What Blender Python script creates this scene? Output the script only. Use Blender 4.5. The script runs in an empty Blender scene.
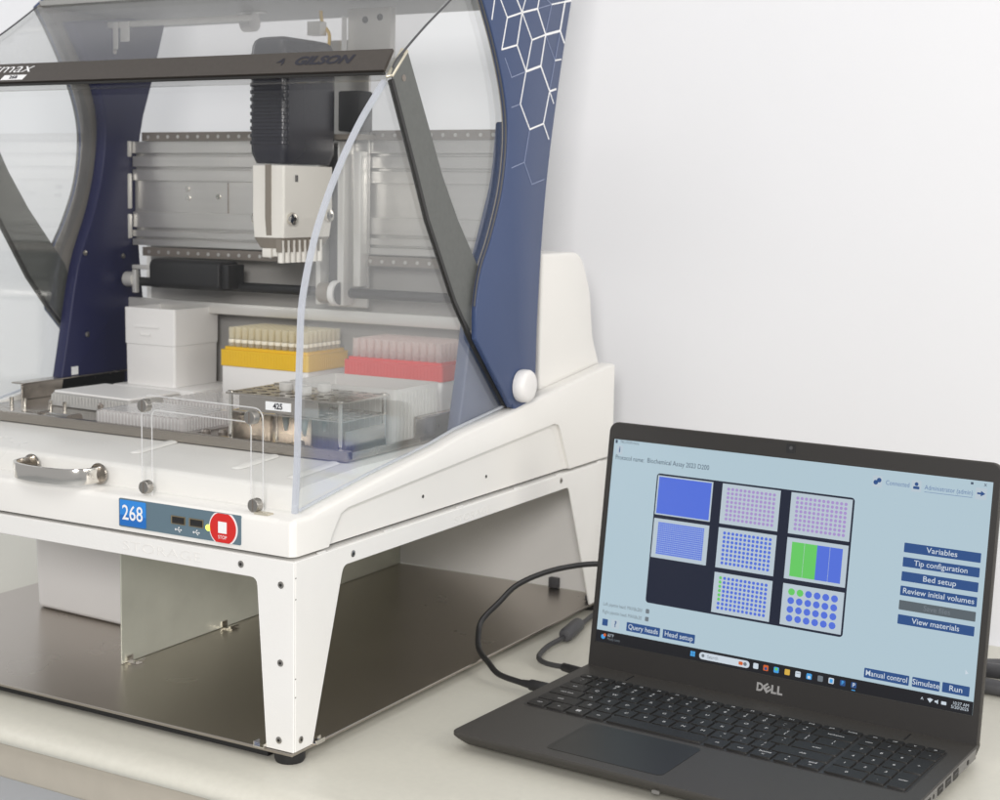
import bpy, bmesh, math, random
from mathutils import Matrix, Vector
random.seed(7)
S = bpy.context.scene
COL = S.collection
R = math.radians
PI = math.pi

# ------------------------------------------------------------------ camera, world, lights, exposure
cam_d = bpy.data.cameras.new('camera'); cam = bpy.data.objects.new('camera', cam_d); COL.objects.link(cam)
cam.location = (0.71490, -0.96022, 0.45744)
cam.rotation_euler = (R(83.86078), R(-0.79784), R(30.77982))
cam_d.sensor_width = 36; cam_d.lens = 56.115
cam_d.shift_x = 0.0432; cam_d.shift_y = -0.0431
cam_d.clip_start = 0.02; cam_d.clip_end = 50
cam_d.dof.use_dof = True; cam_d.dof.focus_distance = 1.24; cam_d.dof.aperture_fstop = 13
S.camera = cam

w = bpy.data.worlds.new('World'); S.world = w; w.use_nodes = True
bg = w.node_tree.nodes['Background']; bg.inputs[0].default_value = (0.965, 0.97, 0.985, 1); bg.inputs[1].default_value = 0.46

def area(name, loc, target, sx, sy, power, col=(1, 0.97, 0.93)):
    d = bpy.data.lights.new(name, 'AREA'); d.shape = 'RECTANGLE'; d.size = sx; d.size_y = sy; d.energy = power; d.color = col
    o = bpy.data.objects.new(name, d); COL.objects.link(o); o.location = loc
    o.rotation_euler = (Vector(target) - Vector(loc)).to_track_quat('-Z', 'Y').to_euler()
    return o
area('window_light', (2.3, -0.25, 1.15), (-0.15, 0.35, 0.15), 1.0, 1.0, 19, (1, 0.965, 0.91))
area('ceiling_light', (0.0, -1.25, 2.05), (-0.15, 0.25, 0.25), 1.8, 0.9, 12, (1, 0.98, 0.96))
area('window_light', (-2.4, -0.10, 1.15), (-1.0, 0.70, 0.40), 0.8, 0.8, 13, (0.97, 0.98, 1.0))  # lamp added out of view to brighten the left wall
area('lamp_softbox', (1.05, -1.85, 0.90), (-0.10, 0.40, 0.10), 0.42, 0.42, 32, (1, 0.968, 0.945))

S.view_settings.view_transform = 'Standard'; S.view_settings.look = 'None'
S.view_settings.exposure = 0; S.view_settings.gamma = 1; S.view_settings.use_curve_mapping = False
S.render.engine = 'CYCLES'
S.cycles.transparent_max_bounces = 48; S.cycles.max_bounces = 14; S.cycles.transmission_bounces = 8
S.cycles.use_denoising = True
S.render.film_transparent = False

# ------------------------------------------------------------------ materials
def lin(c): return tuple((v / 255 / 12.92) if v / 255 <= 0.04045 else ((v / 255 + 0.055) / 1.055) ** 2.4 for v in c)
def mat(name, col, rough=0.5, metal=0.0, spec=0.5, noise=0.0, scale=40, bump=0.0, bscale=300, stretch=None, rvar=0.0, emit=None, estr=1.0, coat=0.0):
    m = bpy.data.materials.new(name); m.use_nodes = True
    nt = m.node_tree; b = nt.nodes['Principled BSDF']
    b.inputs['Base Color'].default_value = (*col, 1); b.inputs['Roughness'].default_value = rough
    b.inputs['Metallic'].default_value = metal; b.inputs['Specular IOR Level'].default_value = spec
    b.inputs['Coat Weight'].default_value = coat
    if emit:
        b.inputs['Emission Color'].default_value = (*emit, 1); b.inputs['Emission Strength'].default_value = estr
    tc = mp = None
    if noise or bump or rvar:
        tc = nt.nodes.new('ShaderNodeTexCoord'); mp = nt.nodes.new('ShaderNodeMapping')
        nt.links.new(tc.outputs['Object'], mp.inputs['Vector'])
        if stretch: mp.inputs['Scale'].default_value = stretch
    if noise or rvar:
        n = nt.nodes.new('ShaderNodeTexNoise'); n.inputs['Scale'].default_value = scale; n.inputs['Detail'].default_value = 5
        nt.links.new(mp.outputs[0], n.inputs['Vector'])
    if noise:
        r = nt.nodes.new('ShaderNodeMapRange'); r.inputs['From Min'].default_value = 0.3; r.inputs['From Max'].default_value = 0.7
        r.inputs['To Min'].default_value = 1 - noise; r.inputs['To Max'].default_value = 1 + noise
        nt.links.new(n.outputs['Fac'], r.inputs['Value'])
        mx = nt.nodes.new('ShaderNodeVectorMath'); mx.operation = 'SCALE'; mx.inputs[0].default_value = col
        nt.links.new(r.outputs[0], mx.inputs['Scale']); nt.links.new(mx.outputs[0], b.inputs['Base Color'])
    if rvar:
        r = nt.nodes.new('ShaderNodeMapRange'); r.inputs['From Min'].default_value = 0.3; r.inputs['From Max'].default_value = 0.7
        r.inputs['To Min'].default_value = max(0.02, rough - rvar); r.inputs['To Max'].default_value = rough + rvar
        nt.links.new(n.outputs['Fac'], r.inputs['Value']); nt.links.new(r.outputs[0], b.inputs['Roughness'])
    if bump:
        n2 = nt.nodes.new('ShaderNodeTexNoise'); n2.inputs['Scale'].default_value = bscale; n2.inputs['Detail'].default_value = 3
        nt.links.new(mp.outputs[0], n2.inputs['Vector'])
        bp = nt.nodes.new('ShaderNodeBump'); bp.inputs['Strength'].default_value = bump; bp.inputs['Distance'].default_value = 0.0006
        nt.links.new(n2.outputs['Fac'], bp.inputs['Height']); nt.links.new(bp.outputs[0], b.inputs['Normal'])
    return m
def clear(name, tint=(0.95, 0.96, 0.96), milk=0.0, milkcol=(0.9, 0.9, 0.9), f0=0.04, rough=0.02, fmax=0.75):
    m = bpy.data.materials.new(name); m.use_nodes = True; nt = m.node_tree
    for n in list(nt.nodes): nt.nodes.remove(n)
    N = nt.nodes.new; Lk = nt.links.new
    out = N('ShaderNodeOutputMaterial'); tr = N('ShaderNodeBsdfTransparent'); gl = N('ShaderNodeBsdfGlossy'); df = N('ShaderNodeBsdfDiffuse'); tl = N('ShaderNodeBsdfTranslucent')
    tr.inputs[0].default_value = (*tint, 1); gl.inputs['Roughness'].default_value = rough; gl.inputs[0].default_value = (1, 1, 1, 1)
    df.inputs[0].default_value = (*milkcol, 1); tl.inputs[0].default_value = (*milkcol, 1)
    lw = N('ShaderNodeLayerWeight'); lw.inputs[0].default_value = 0.5
    pw = N('ShaderNodeMath'); pw.operation = 'POWER'; pw.inputs[1].default_value = 5
    Lk(lw.outputs['Facing'], pw.inputs[0])
    ma = N('ShaderNodeMath'); ma.operation = 'MULTIPLY_ADD'; ma.inputs[1].default_value = fmax - f0; ma.inputs[2].default_value = f0
    Lk(pw.outputs[0], ma.inputs[0])
    tcn = N('ShaderNodeTexCoord'); nzn = N('ShaderNodeTexNoise'); nzn.inputs['Scale'].default_value = 9; nzn.inputs['Detail'].default_value = 6; nzn.inputs['Distortion'].default_value = 1.5
    rmn = N('ShaderNodeMapRange'); rmn.inputs['From Min'].default_value = 0.42; rmn.inputs['From Max'].default_value = 0.68; rmn.inputs['To Min'].default_value = rough; rmn.inputs['To Max'].default_value = rough+0.10
    Lk(tcn.outputs['Object'], nzn.inputs['Vector']); Lk(nzn.outputs['Fac'], rmn.inputs['Value']); Lk(rmn.outputs[0], gl.inputs['Roughness'])
    add = N('ShaderNodeMixShader'); add.inputs[0].default_value = 0.5; Lk(df.outputs[0], add.inputs[1]); Lk(tl.outputs[0], add.inputs[2])
    mk = N('ShaderNodeMixShader'); mk.inputs[0].default_value = milk; Lk(tr.outputs[0], mk.inputs[1]); Lk(add.outputs[0], mk.inputs[2])
    mx = N('ShaderNodeMixShader'); Lk(ma.outputs[0], mx.inputs[0]); Lk(mk.outputs[0], mx.inputs[1]); Lk(gl.outputs[0], mx.inputs[2])
    Lk(mx.outputs[0], out.inputs[0])
    return m

M = {}
M['wall'] = mat('wall_paint', (0.80, 0.805, 0.825), 0.7, noise=0.014, scale=2.5, bump=0.15, bscale=120)
M['floor'] = mat('floor_vinyl', (0.55, 0.57, 0.58), 0.4, noise=0.04, scale=30)
M['table'] = mat('table_laminate', (0.62, 0.605, 0.53), 0.38, noise=0.025, scale=160, bump=0.08, bscale=500, rvar=0.05)
M['apron'] = mat('table_apron', (0.47, 0.43, 0.36), 0.5, noise=0.03, scale=60)
M['white'] = mat('white_enamel', (0.80, 0.785, 0.75), 0.32, noise=0.016, scale=7, bump=0.10, bscale=420, rvar=0.06)
M['white_powder'] = mat('white_powder_coat', (0.80, 0.79, 0.765), 0.42, noise=0.01, scale=30, bump=0.22, bscale=900)
M['black'] = mat('black_rubber', (0.012, 0.012, 0.013), 0.55)
M['gap'] = mat('dark_gasket', (0.02, 0.02, 0.022), 0.7)
M['steel'] = mat('stainless_steel', (0.40, 0.365, 0.325), 0.22, 1.0, noise=0.10, scale=14, stretch=(1, 6, 6), bump=0.05, bscale=150, rvar=0.07)
M['rack_steel'] = mat('bright_rack_steel', (0.56, 0.52, 0.47), 0.19, 1.0, noise=0.06, scale=20, bump=0.04, bscale=200, rvar=0.05)
M['plate_steel'] = mat('brushed_base_steel', (0.46, 0.42, 0.375), 0.29, 1.0, noise=0.025, scale=9, stretch=(1, 1, 1), bump=0.02, bscale=260, rvar=0.025)
M['galv'] = mat('galvanised_sheet', (0.66, 0.67, 0.58), 0.42, 0.55, noise=0.08, scale=18, bump=0.05, bscale=200)
M['chrome'] = mat('polished_steel', (0.74, 0.71, 0.66), 0.13, 1.0, bump=0.05, bscale=200, stretch=(1, 1, 14))
M['screw'] = mat('screw_steel', (0.42, 0.40, 0.37), 0.35, 1.0)
M['dark'] = mat('dark_recess', (0.02, 0.018, 0.016), 0.6)
M['alu'] = mat('anodised_aluminium', (0.60, 0.585, 0.56), 0.30, 0.72, noise=0.03, scale=30, stretch=(0.2, 4, 4))
M['alu_light'] = mat('light_aluminium', (0.70, 0.685, 0.65), 0.36, 0.4, noise=0.02, scale=30)
M['rail'] = mat('hardened_rail_steel', (0.235, 0.205, 0.18), 0.35, 0.5)
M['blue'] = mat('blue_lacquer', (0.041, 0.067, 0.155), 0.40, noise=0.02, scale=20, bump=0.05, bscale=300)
M['navy'] = mat('navy_panel', (0.010, 0.012, 0.058), 0.42, spec=0.25, noise=0.03, scale=20)  # column blue, darkened to carry the shade on the left column
M['lining'] = mat('grey_lining', (0.24, 0.225, 0.205), 0.5)
M['roof'] = mat('roof_underside', (0.40, 0.40, 0.39), 0.5)
M['arm'] = mat('grey_metallic_paint', (0.125, 0.130, 0.122), 0.45, 0.25, noise=0.06, scale=220, bump=0.1, bscale=700)
M['bar'] = mat('taupe_metallic_paint', (0.078, 0.068, 0.060), 0.45, 0.25, noise=0.05, scale=220, bump=0.1, bscale=700)
M['bar_lip'] = mat('dark_bar_edge', (0.018, 0.017, 0.016), 0.45)
M['cap'] = mat('bevelled_end_metal', (0.62, 0.57, 0.46), 0.35, 0.5)
M['head'] = mat('charcoal_moulding', (0.020, 0.020, 0.028), 0.24)
M['head_white'] = mat('cream_moulding', (0.80, 0.77, 0.71), 0.45, noise=0.01, scale=30)
M['taupe'] = mat('taupe_plastic', (0.24, 0.21, 0.175), 0.45)
M['grey_panel'] = mat('grey_back_panel', (0.37, 0.36, 0.345), 0.5, noise=0.03, scale=8)
M['acrylic'] = clear('clear_acrylic', (0.99, 0.992, 0.992), 0.0, f0=0.014, rough=0.015, fmax=0.6)
M['acrylic_side'] = clear('clear_acrylic_side', (0.98, 0.987, 0.985), 0.020, (0.88, 0.92, 0.91), f0=0.085, rough=0.03)  # faint milky tint stands in for the haze of the reflected room
M['acrylic_top'] = clear('smoked_acrylic', (0.87, 0.87, 0.865), 0.02, (0.5, 0.5, 0.5), f0=0.04, rough=0.03)  # slight grey tint over the upper hood sheet
M['acrylic_edge'] = clear('frosted_acrylic_edge', (0.88, 0.90, 0.93), 0.70, (0.78, 0.80, 0.85), f0=0.04, rough=0.2)
M['acrylic_line'] = clear('bright_acrylic_edge', (0.95, 0.95, 0.95), 0.48, (0.95, 0.95, 0.95), f0=0.05, rough=0.1)
M['poly'] = clear('clear_polystyrene', (0.975, 0.97, 0.968), 0.34, (0.95, 0.93, 0.92), f0=0.05, rough=0.06)
M['frost'] = clear('frosted_polypropylene', (0.94, 0.94, 0.93), 0.66, (0.84, 0.83, 0.81), f0=0.04, rough=0.3)
M['tip'] = clear('natural_tip_plastic', (0.99, 0.98, 0.94), 0.40, (1.0, 0.95, 0.80), f0=0.04, rough=0.15)
M['tip_collar'] = mat('white_collar', (0.88, 0.83, 0.70), 0.4)
M['tip_red'] = clear('rose_tip_plastic', (0.99, 0.97, 0.965), 0.36, (1.0, 0.90, 0.87), f0=0.04, rough=0.15)
M['yellow'] = mat('yellow_plastic', (0.82, 0.51, 0.018), 0.4, noise=0.02, scale=40)
M['red'] = mat('red_plastic', (0.74, 0.010, 0.010), 0.4, noise=0.02, scale=40)
M['white_pp'] = mat('white_plastic', (0.80, 0.785, 0.77), 0.42, noise=0.006, scale=20, bump=0.04, bscale=300)
M['bin'] = mat('white_polyethylene', (0.80, 0.785, 0.77), 0.38, bump=0.05, bscale=200)
M['paper'] = mat('white_label_paper', (0.82, 0.83, 0.84), 0.6)
M['ink'] = mat('black_ink', (0.02, 0.02, 0.03), 0.6)
M['sample'] = mat('teal_sample', (0.10, 0.24, 0.26), 0.3)
M['slate'] = mat('slate_label', (0.115, 0.175, 0.215), 0.34)
M['skyblue'] = mat('bright_blue_label', (0.03, 0.24, 0.68), 0.3)
M['deepblue'] = mat('deep_blue_label', (0.015, 0.15, 0.50), 0.3)
M['stop_red'] = mat('stop_red', (0.62, 0.022, 0.018), 0.3)
M['print_white'] = mat('white_print', (0.85, 0.85, 0.85), 0.4)
M['print_faint'] = mat('pale_blue_print', (0.26, 0.30, 0.44), 0.4)
M['led'] = mat('lit_led', (0.5, 0.6, 0.05), 0.3, emit=(0.85, 0.95, 0.12), estr=1.6)
M['usb_gold'] = mat('usb_liner', (0.35, 0.28, 0.17), 0.4, 0.7)
M['emboss'] = mat('embossed_enamel', (0.76, 0.745, 0.715), 0.45)
M['lap'] = mat('charcoal_laptop_plastic', (0.050, 0.0465, 0.042), 0.50, spec=0.35, noise=0.04, scale=400, bump=0.25, bscale=1500)
M['lap_dark'] = mat('dark_bezel', (0.023, 0.021, 0.0195), 0.48, bump=0.15, bscale=1500)
M['lap_side'] = mat('laptop_side_trim', (0.16, 0.155, 0.15), 0.42)
M['pad'] = mat('touchpad_matte', (0.018, 0.017, 0.015), 0.42, spec=0.35)
M['key'] = mat('key_black', (0.016, 0.015, 0.014), 0.5, spec=0.35, bump=0.1, bscale=1200)
M['legend'] = mat('key_legend', (0.52, 0.52, 0.52), 0.5)
M['silver'] = mat('silver_wordmark', (0.55, 0.54, 0.53), 0.3, 0.6)
M['cable'] = mat('black_cable', (0.016, 0.016, 0.017), 0.42)
M['cable_grey'] = mat('grey_cable', (0.045, 0.045, 0.047), 0.45)
M['dkgrey'] = mat('dark_grey_plastic', (0.07, 0.07, 0.075), 0.5)
def em(name, c, k=0.95):
    e = tuple(v * k for v in lin(c)); return mat(name, (0.01, 0.01, 0.012), 0.28, spec=0.25, emit=e, estr=1.0)
M['s_bg'] = em('screen_pale_blue', (178, 200, 211)); M['s_navy'] = em('screen_navy', (20, 28, 48)); M['s_black'] = em('screen_taskbar', (20, 21, 24))
M['s_tile'] = em('screen_tile_grey', (186, 200, 210)); M['s_blue'] = em('screen_blue', (82, 112, 218)); M['s_vio'] = em('screen_violet', (168, 146, 204))
M['s_green'] = em('screen_green', (102, 202, 98)); M['s_btn'] = em('screen_button_blue', (40, 78, 134)); M['s_grey'] = em('screen_button_grey', (88, 98, 104))
M['s_white'] = em('screen_white', (205, 216, 226)); M['s_text'] = em('screen_text', (62, 76, 96)); M['s_link'] = em('screen_link', (96, 122, 168))
M['s_pale'] = em('screen_pale_fill', (152, 174, 226)); M['s_or'] = em('screen_orange', (205, 96, 40)); M['s_cyan'] = em('screen_cyan', (70, 160, 225)); M['s_yel'] = em('screen_yellow', (215, 175, 70))
M['s_dim'] = em('screen_dim', (112, 121, 128))

# ------------------------------------------------------------------ mesh helpers
WORLD = {}
class MB:
    def __init__(s, T=None): s.v = []; s.f = []; s.mi = []; s.T = T or Matrix()
    def add(s, vs, fs, m=0):
        o = len(s.v); s.v += [s.T @ Vector(p) for p in vs]
        for f in fs: s.f.append([i + o for i in f]); s.mi.append(m)
        return s
    def box(s, x0, x1, y0, y1, z0, z1, m=0):
        return s.add([(x0,y0,z0),(x1,y0,z0),(x1,y1,z0),(x0,y1,z0),(x0,y0,z1),(x1,y0,z1),(x1,y1,z1),(x0,y1,z1)],
                     [(0,3,2,1),(4,5,6,7),(0,1,5,4),(1,2,6,5),(2,3,7,6),(3,0,4,7)], m)
    def prism(s, pts, ax, a, b, m=0, pts2=None):
        def mk(p, t): return {'x': (t, p[0], p[1]), 'y': (p[0], t, p[1]), 'z': (p[0], p[1], t)}[ax]
        n = len(pts); q = pts2 or pts
        return s.add([mk(p, a) for p in pts] + [mk(p, b) for p in q],
                     [tuple(range(n)), tuple(range(2*n-1, n-1, -1))] + [(i, (i+1) % n, n+(i+1) % n, n+i) for i in range(n)], m)
    def cyl(s, p0, p1, r, n=16, r2=None, m=0, caps=True):
        p0, p1 = Vector(p0), Vector(p1); r2 = r if r2 is None else r2
        d = (p1-p0).normalized(); u = d.orthogonal().normalized(); w_ = d.cross(u)
        vs = [p0 + r*(math.cos(2*PI*i/n)*u + math.sin(2*PI*i/n)*w_) for i in range(n)] + [p1 + r2*(math.cos(2*PI*i/n)*u + math.sin(2*PI*i/n)*w_) for i in range(n)]
        fs = [(i, (i+1) % n, n+(i+1) % n, n+i) for i in range(n)]
        if caps: fs += [tuple(range(n-1, -1, -1)), tuple(range(n, 2*n))]
        return s.add(vs, fs, m)
    def tube(s, pts, r, n=10, m=0, sub=6):
        P = spline([Vector(p) for p in pts], sub) if sub > 1 else [Vector(p) for p in pts]
        rings = []; u = None
        for i, p in enumerate(P):
            d = (P[min(i+1, len(P)-1)] - P[max(i-1, 0)]).normalized()
            u = d.orthogonal().normalized() if u is None else (u - d*u.dot(d)).normalized()
            w_ = d.cross(u); rr = r(i/(len(P)-1)) if callable(r) else r
            rings.append([p + rr*(math.cos(2*PI*k/n)*u + math.sin(2*PI*k/n)*w_) for k in range(n)])
        fs = []
        for i in range(len(P)-1):
            for k in range(n): fs.append((i*n+k, i*n+(k+1) % n, (i+1)*n+(k+1) % n, (i+1)*n+k))
        fs += [tuple(range(n-1, -1, -1)), tuple(range((len(P)-1)*n, len(P)*n))]
        return s.add([v for rg in rings for v in rg], fs, m)
    def lathe(s, prof, c, ax=(0,0,1), n=20, m=0):
        c = Vector(c); ax = Vector(ax).normalized(); u = ax.orthogonal().normalized(); w_ = ax.cross(u); k = len(prof)
        vs = [c + ax*z + r*(math.cos(2*PI*i/n)*u + math.sin(2*PI*i/n)*w_) for i in range(n) for r, z in prof]
        fs = [(i*k+j, ((i+1) % n)*k+j, ((i+1) % n)*k+j+1, i*k+j+1) for i in range(n) for j in range(k-1)]
        if prof[0][0] > 0: fs.append(tuple(i*k for i in range(n-1, -1, -1)))
        if prof[-1][0] > 0: fs.append(tuple(i*k+k-1 for i in range(n)))
        return s.add(vs, fs, m)
    def sheet(s, curve, x0, x1, t, m=0, nx=1):
        # curve in (y, z), swept along x, with thickness t to the inner side
        n = len(curve); C = [Vector(p) for p in curve]; nm = []
        for i in range(n):
            d = (C[min(i+1, n-1)] - C[max(i-1, 0)]).normalized(); nm.append(Vector((d[1], -d[0])))
        inn = [C[i] + nm[i]*t for i in range(n)]
        loop = [tuple(c) for c in C] + [tuple(c) for c in reversed(inn)]
        N = len(loop); vs = []; fs = []
        for x in (x0, x1): vs += [(x, p[0], p[1]) for p in loop]
        for i in range(N): fs.append((i, (i+1) % N, N+(i+1) % N, N+i))
        for i in range(n-1):
            fs.append((i+1, i, N-1-i, N-2-i)); fs.append((N+i, N+i+1, N+N-2-i, N+N-1-i))
        return s.add(vs, fs, m)
    def text(s, body, size, mtx, m=0, bold=0.0, shear=0.0, ax='CENTER', ay='CENTER', width=None, ext=0.0):
        c = bpy.data.curves.new('t', 'FONT'); c.body = body; c.size = size; c.offset = bold; c.shear = shear; c.align_x = ax; c.align_y = ay
        c.resolution_u = 3; c.extrude = ext
        o = bpy.data.objects.new('t', c); COL.objects.link(o)
        dg = bpy.context.evaluated_depsgraph_get(); me = o.evaluated_get(dg).to_mesh()
        vs = [v.co.copy() for v in me.vertices]; fs = [tuple(p.vertices) for p in me.polygons]
        o.evaluated_get(dg).to_mesh_clear(); bpy.data.objects.remove(o); bpy.data.curves.remove(c)
        if vs and width:
            xs = [v.x for v in vs]; k = width/(max(xs)-min(xs)); vs = [Vector((v.x*k, v.y, v.z)) for v in vs]
        return s.add([mtx @ v for v in vs], fs, m) if vs else s
    def build(s, name, mats, parent=None, bevel=0.0, seg=2, ang=32, local=False, pred=None):
        if not isinstance(mats, (list, tuple)): mats = [mats]
        me = bpy.data.meshes.new(name); me.from_pydata([tuple(v) for v in s.v], [], s.f)
        for mm in mats: me.materials.append(M[mm])
        me.polygons.foreach_set('material_index', s.mi)
        bm = bmesh.new(); bm.from_mesh(me)
        bmesh.ops.remove_doubles(bm, verts=bm.verts, dist=1e-6)
        bmesh.ops.recalc_face_normals(bm, faces=bm.faces)
        if bevel:
            es = [e for e in bm.edges if len(e.link_faces) == 2 and e.calc_face_angle(0) > R(28) and (pred is None or pred(e))]
            if es: bmesh.ops.bevel(bm, geom=es, offset=bevel, segments=seg, affect='EDGES', profile=0.5, clamp_overlap=True)
        for f in bm.faces: f.smooth = True
        for e in bm.edges: e.smooth = len(e.link_faces) == 2 and e.calc_face_angle(0) < R(ang)
        bm.to_mesh(me); bm.free()
        o = bpy.data.objects.new(name, me); COL.objects.link(o)
        if parent is not None:
            o.parent = parent; wm = WORLD[parent]; WORLD[o] = wm
            if not local: me.transform(wm.inverted())
        else: WORLD[o] = Matrix()
        return o
def spline(P, sub=6):
    P = [Vector(p) for p in P]; out = []
    for i in range(len(P)-1):
        p0, p1, p2, p3 = P[max(i-1, 0)], P[i], P[i+1], P[min(i+2, len(P)-1)]
        for k in range(sub):
            t = k/sub
            out.append(0.5*((2*p1)+(p2-p0)*t+(2*p0-5*p1+4*p2-p3)*t*t+(3*p1-p0-3*p2+p3)*t**3))
    return out + [P[-1]]
def sp2(P, sub=6): return [(v.x, v.y) for v in spline([Vector((a, b, 0)) for a, b in P], sub)]
def rr(x0, x1, y0, y1, r, n=5):
    out = []
    for cx, cy, a in ((x1-r, y1-r, 0), (x0+r, y1-r, 90), (x0+r, y0+r, 180), (x1-r, y0+r, 270)):
        for k in range(n+1): t = R(a+90*k/n); out.append((cx+r*math.cos(t), cy+r*math.sin(t)))
    return out
def rpoly(pts, rad, n=4):
    out = []; N = len(pts)
    for i, p in enumerate(pts):
        r = rad[i] if isinstance(rad, (list, tuple)) else rad
        if r <= 0: out.append(p); continue
        p = Vector(p); a = Vector(pts[i-1])-p; b = Vector(pts[(i+1) % N])-p
        ra = min(r, a.length*0.49); rb = min(r, b.length*0.49)
        A = p+a.normalized()*ra; B = p+b.normalized()*rb
        for k in range(n+1):
            t = k/n; q = A*(1-t)**2+p*2*t*(1-t)+B*t*t; out.append((q.x, q.y))
    return out
def tag(o, label, cat, group=None, kind=None):
    if label: o['label'] = label
    if cat: o['category'] = cat
    if group: o['group'] = group
    if kind: o['kind'] = kind
    return o
def thing(name, loc, label, cat, rz=0.0, group=None):
    o = bpy.data.objects.new(name, None); COL.objects.link(o); o.empty_display_size = 0.02
    o.location = loc; o.rotation_euler = (0, 0, rz); WORLD[o] = Matrix.Translation(loc) @ Matrix.Rotation(rz, 4, 'Z')
    return tag(o, label, cat, group)
def facing_front(x, y, z): return Matrix(((1,0,0,x),(0,0,-1,y),(0,1,0,z),(0,0,0,1)))      # text on a face looking to -y
def facing_right(x, y, z): return Matrix(((0,0,1,x),(1,0,0,y),(0,1,0,z),(0,0,0,1)))       # text on a face looking to +x
def holed_plate(mb, x0, x1, y0, y1, z0, z1, nx, ny, r, n=10, m=0, skip=()):
    dx, dy = (x1-x0)/nx, (y1-y0)/ny
    for i in range(nx):
        for j in range(ny):
            cx, cy = x0+dx*(i+.5), y0+dy*(j+.5); sq = []; ci = []
            for k in range(n):
                t = 2*PI*(k+.5)/n; c_, s_ = math.cos(t), math.sin(t); q = max(abs(c_)/(dx/2), abs(s_)/(dy/2)); sq.append((cx+c_/q, cy+s_/q)); ci.append((cx+r*c_, cy+r*s_))
            # square corners are inserted so that the cells tile
            for z in (z0, z1):
                mb.add([(a, b, z) for a, b in sq]+[(a, b, z) for a, b in ci], [(k, (k+1) % n, n+(k+1) % n, n+k) for k in range(n)], m)
                for sx in (-1, 1):
                    for sy in (-1, 1):
                        c = (cx+sx*dx/2, cy+sy*dy/2)
                        best = sorted(range(n), key=lambda k: (sq[k][0]-c[0])**2+(sq[k][1]-c[1])**2)[:2]
                        mb.add([(c[0], c[1], z), (*sq[best[0]], z), (*sq[best[1]], z)], [(0, 1, 2)], m)
            mb.add([(a, b, z0) for a, b in ci]+[(a, b, z1) for a, b in ci], [(k, (k+1) % n, n+(k+1) % n, n+k) for k in range(n)], m)
    mb.add([(x0,y0,z0),(x1,y0,z0),(x1,y1,z0),(x0,y1,z0),(x0,y0,z1),(x1,y0,z1),(x1,y1,z1),(x0,y1,z1)], [(0,1,5,4),(1,2,6,5),(2,3,7,6),(3,0,4,7)], m)
def screw_head(mb, c, ax, r, m0=0, m1=1):
    c = Vector(c); ax = Vector(ax)
    mb.lathe([(r, 0), (r, 0.0003), (r*0.86, 0.0005), (r*0.42, 0.0005)], c, ax, 14, m0)
    mb.cyl(c+ax*0.00045, c+ax*0.0007, r*0.45, 6, m=m1)

# ------------------------------------------------------------------ the setting
wb = MB().box(-3.2, 3.2, 0.70, 0.82, -0.75, 2.6); o = wb.build('wall', 'wall'); tag(o, None, None, kind='structure')
fb = MB().box(-3.2, 3.2, -3.0, 0.70, -0.80, -0.75); o = fb.build('floor', 'floor'); tag(o, None, None, kind='structure')

tb = thing('lab_table', (0.1, 0.3, -0.75), 'cream laminate lab table with a rolled front edge under the machine and laptop', 'table')
prof = [(0.662, 0.0), (0.662, -0.0175), (-0.046, -0.0175)]
for k in range(0, 13):
    t = R(200-110*k/12); prof.append((-0.0300+0.0262*math.cos(t), -0.0115+0.0115*math.sin(t)))
MB().prism(prof, 'x', -1.6, 1.5).build('tabletop', 'table', tb, ang=40)
MB().box(-1.58, 1.48, -0.0465, -0.022, -0.0505, -0.0177).build('apron', 'apron', tb, bevel=0.003, seg=3)
for x in (-1.45, 1.35):
    for y in (0.03, 0.58): MB().box(x, x+0.05, y, y+0.05, -0.75, -0.0178).build('leg', 'apron', tb, bevel=0.003)

# ------------------------------------------------------------------ storage stand
SW = 0.562; SD = 0.583
st = thing('storage_stand', (-SW/2, SD/2, 0.0), 'white powder coated storage stand with splayed legs and a bare steel base plate', 'equipment stand')
zt = 0.1662; zb = 0.0122
def portal(w0, w1, il_t, ir_t, il_b, ir_b, top, r=0.006):
    a = [(w0, zb), (w0, zt), (w1, zt), (w1, zb), (ir_b, zb), (ir_t, top), (il_t, top), (il_b, zb)]
    return rpoly(a, [0, 0, 0, 0, 0, r, r, 0])
fr = MB().prism(portal(-SW, -0.0001, -SW+0.037, -0.037, -SW+0.0273, -0.0273, 0.1490), 'y', 0.0, 0.002).build('front_frame', 'white_powder', st, bevel=0.0006, seg=1)
MB().text('STORAGE', 0.0115, facing_front(-0.1357, -0.00005, 0.1570), width=0.084, bold=-0.0002, ext=0.0002).build('embossed_lettering', 'emboss', fr)
sf = MB().prism(portal(0.0022, SD, 0.0676, 0.4769, 0.0261, 0.5330, 0.1503), 'x', -0.002, 0.0).build('side_frame', 'white_powder', st, bevel=0.0006, seg=1)
MB().text('STORAGE', 0.0095, facing_right(0.00005, 0.277, 0.1560), width=0.066, bold=-0.0002, ext=0.0002).build('embossed_lettering', 'emboss', sf)
MB().prism(portal(0.0022, SD, 0.0676, 0.4769, 0.0261, 0.5330, 0.1503), 'x', -SW, -SW+0.002).build('side_frame', 'white_powder', st, bevel=0.0006, seg=1)
MB().box(-SW+0.0022, -0.0022, SD-0.002, SD, 0.0122, zt).build('back_panel', 'white_powder', st)
MB().box(-SW+0.0022, -0.0022, 0.0022, SD-0.0022, 0.1640, zt+0.0002).build('top_plate', 'white_powder', st)
MB().box(-SW+0.012, -0.012, 0.012, SD-0.02, zt+0.0003, 0.1694).build('gasket', 'gap', st)  # black slab that puts the shade of the gap into colour
for y in (0.033, 0.13, 0.25, 0.36, 0.45, 0.545):
    MB().box(-0.0021, -0.0003, y, y+0.010, zt+0.0001, zt+0.0016).build('spacer_tab', 'white_powder', st)
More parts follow.
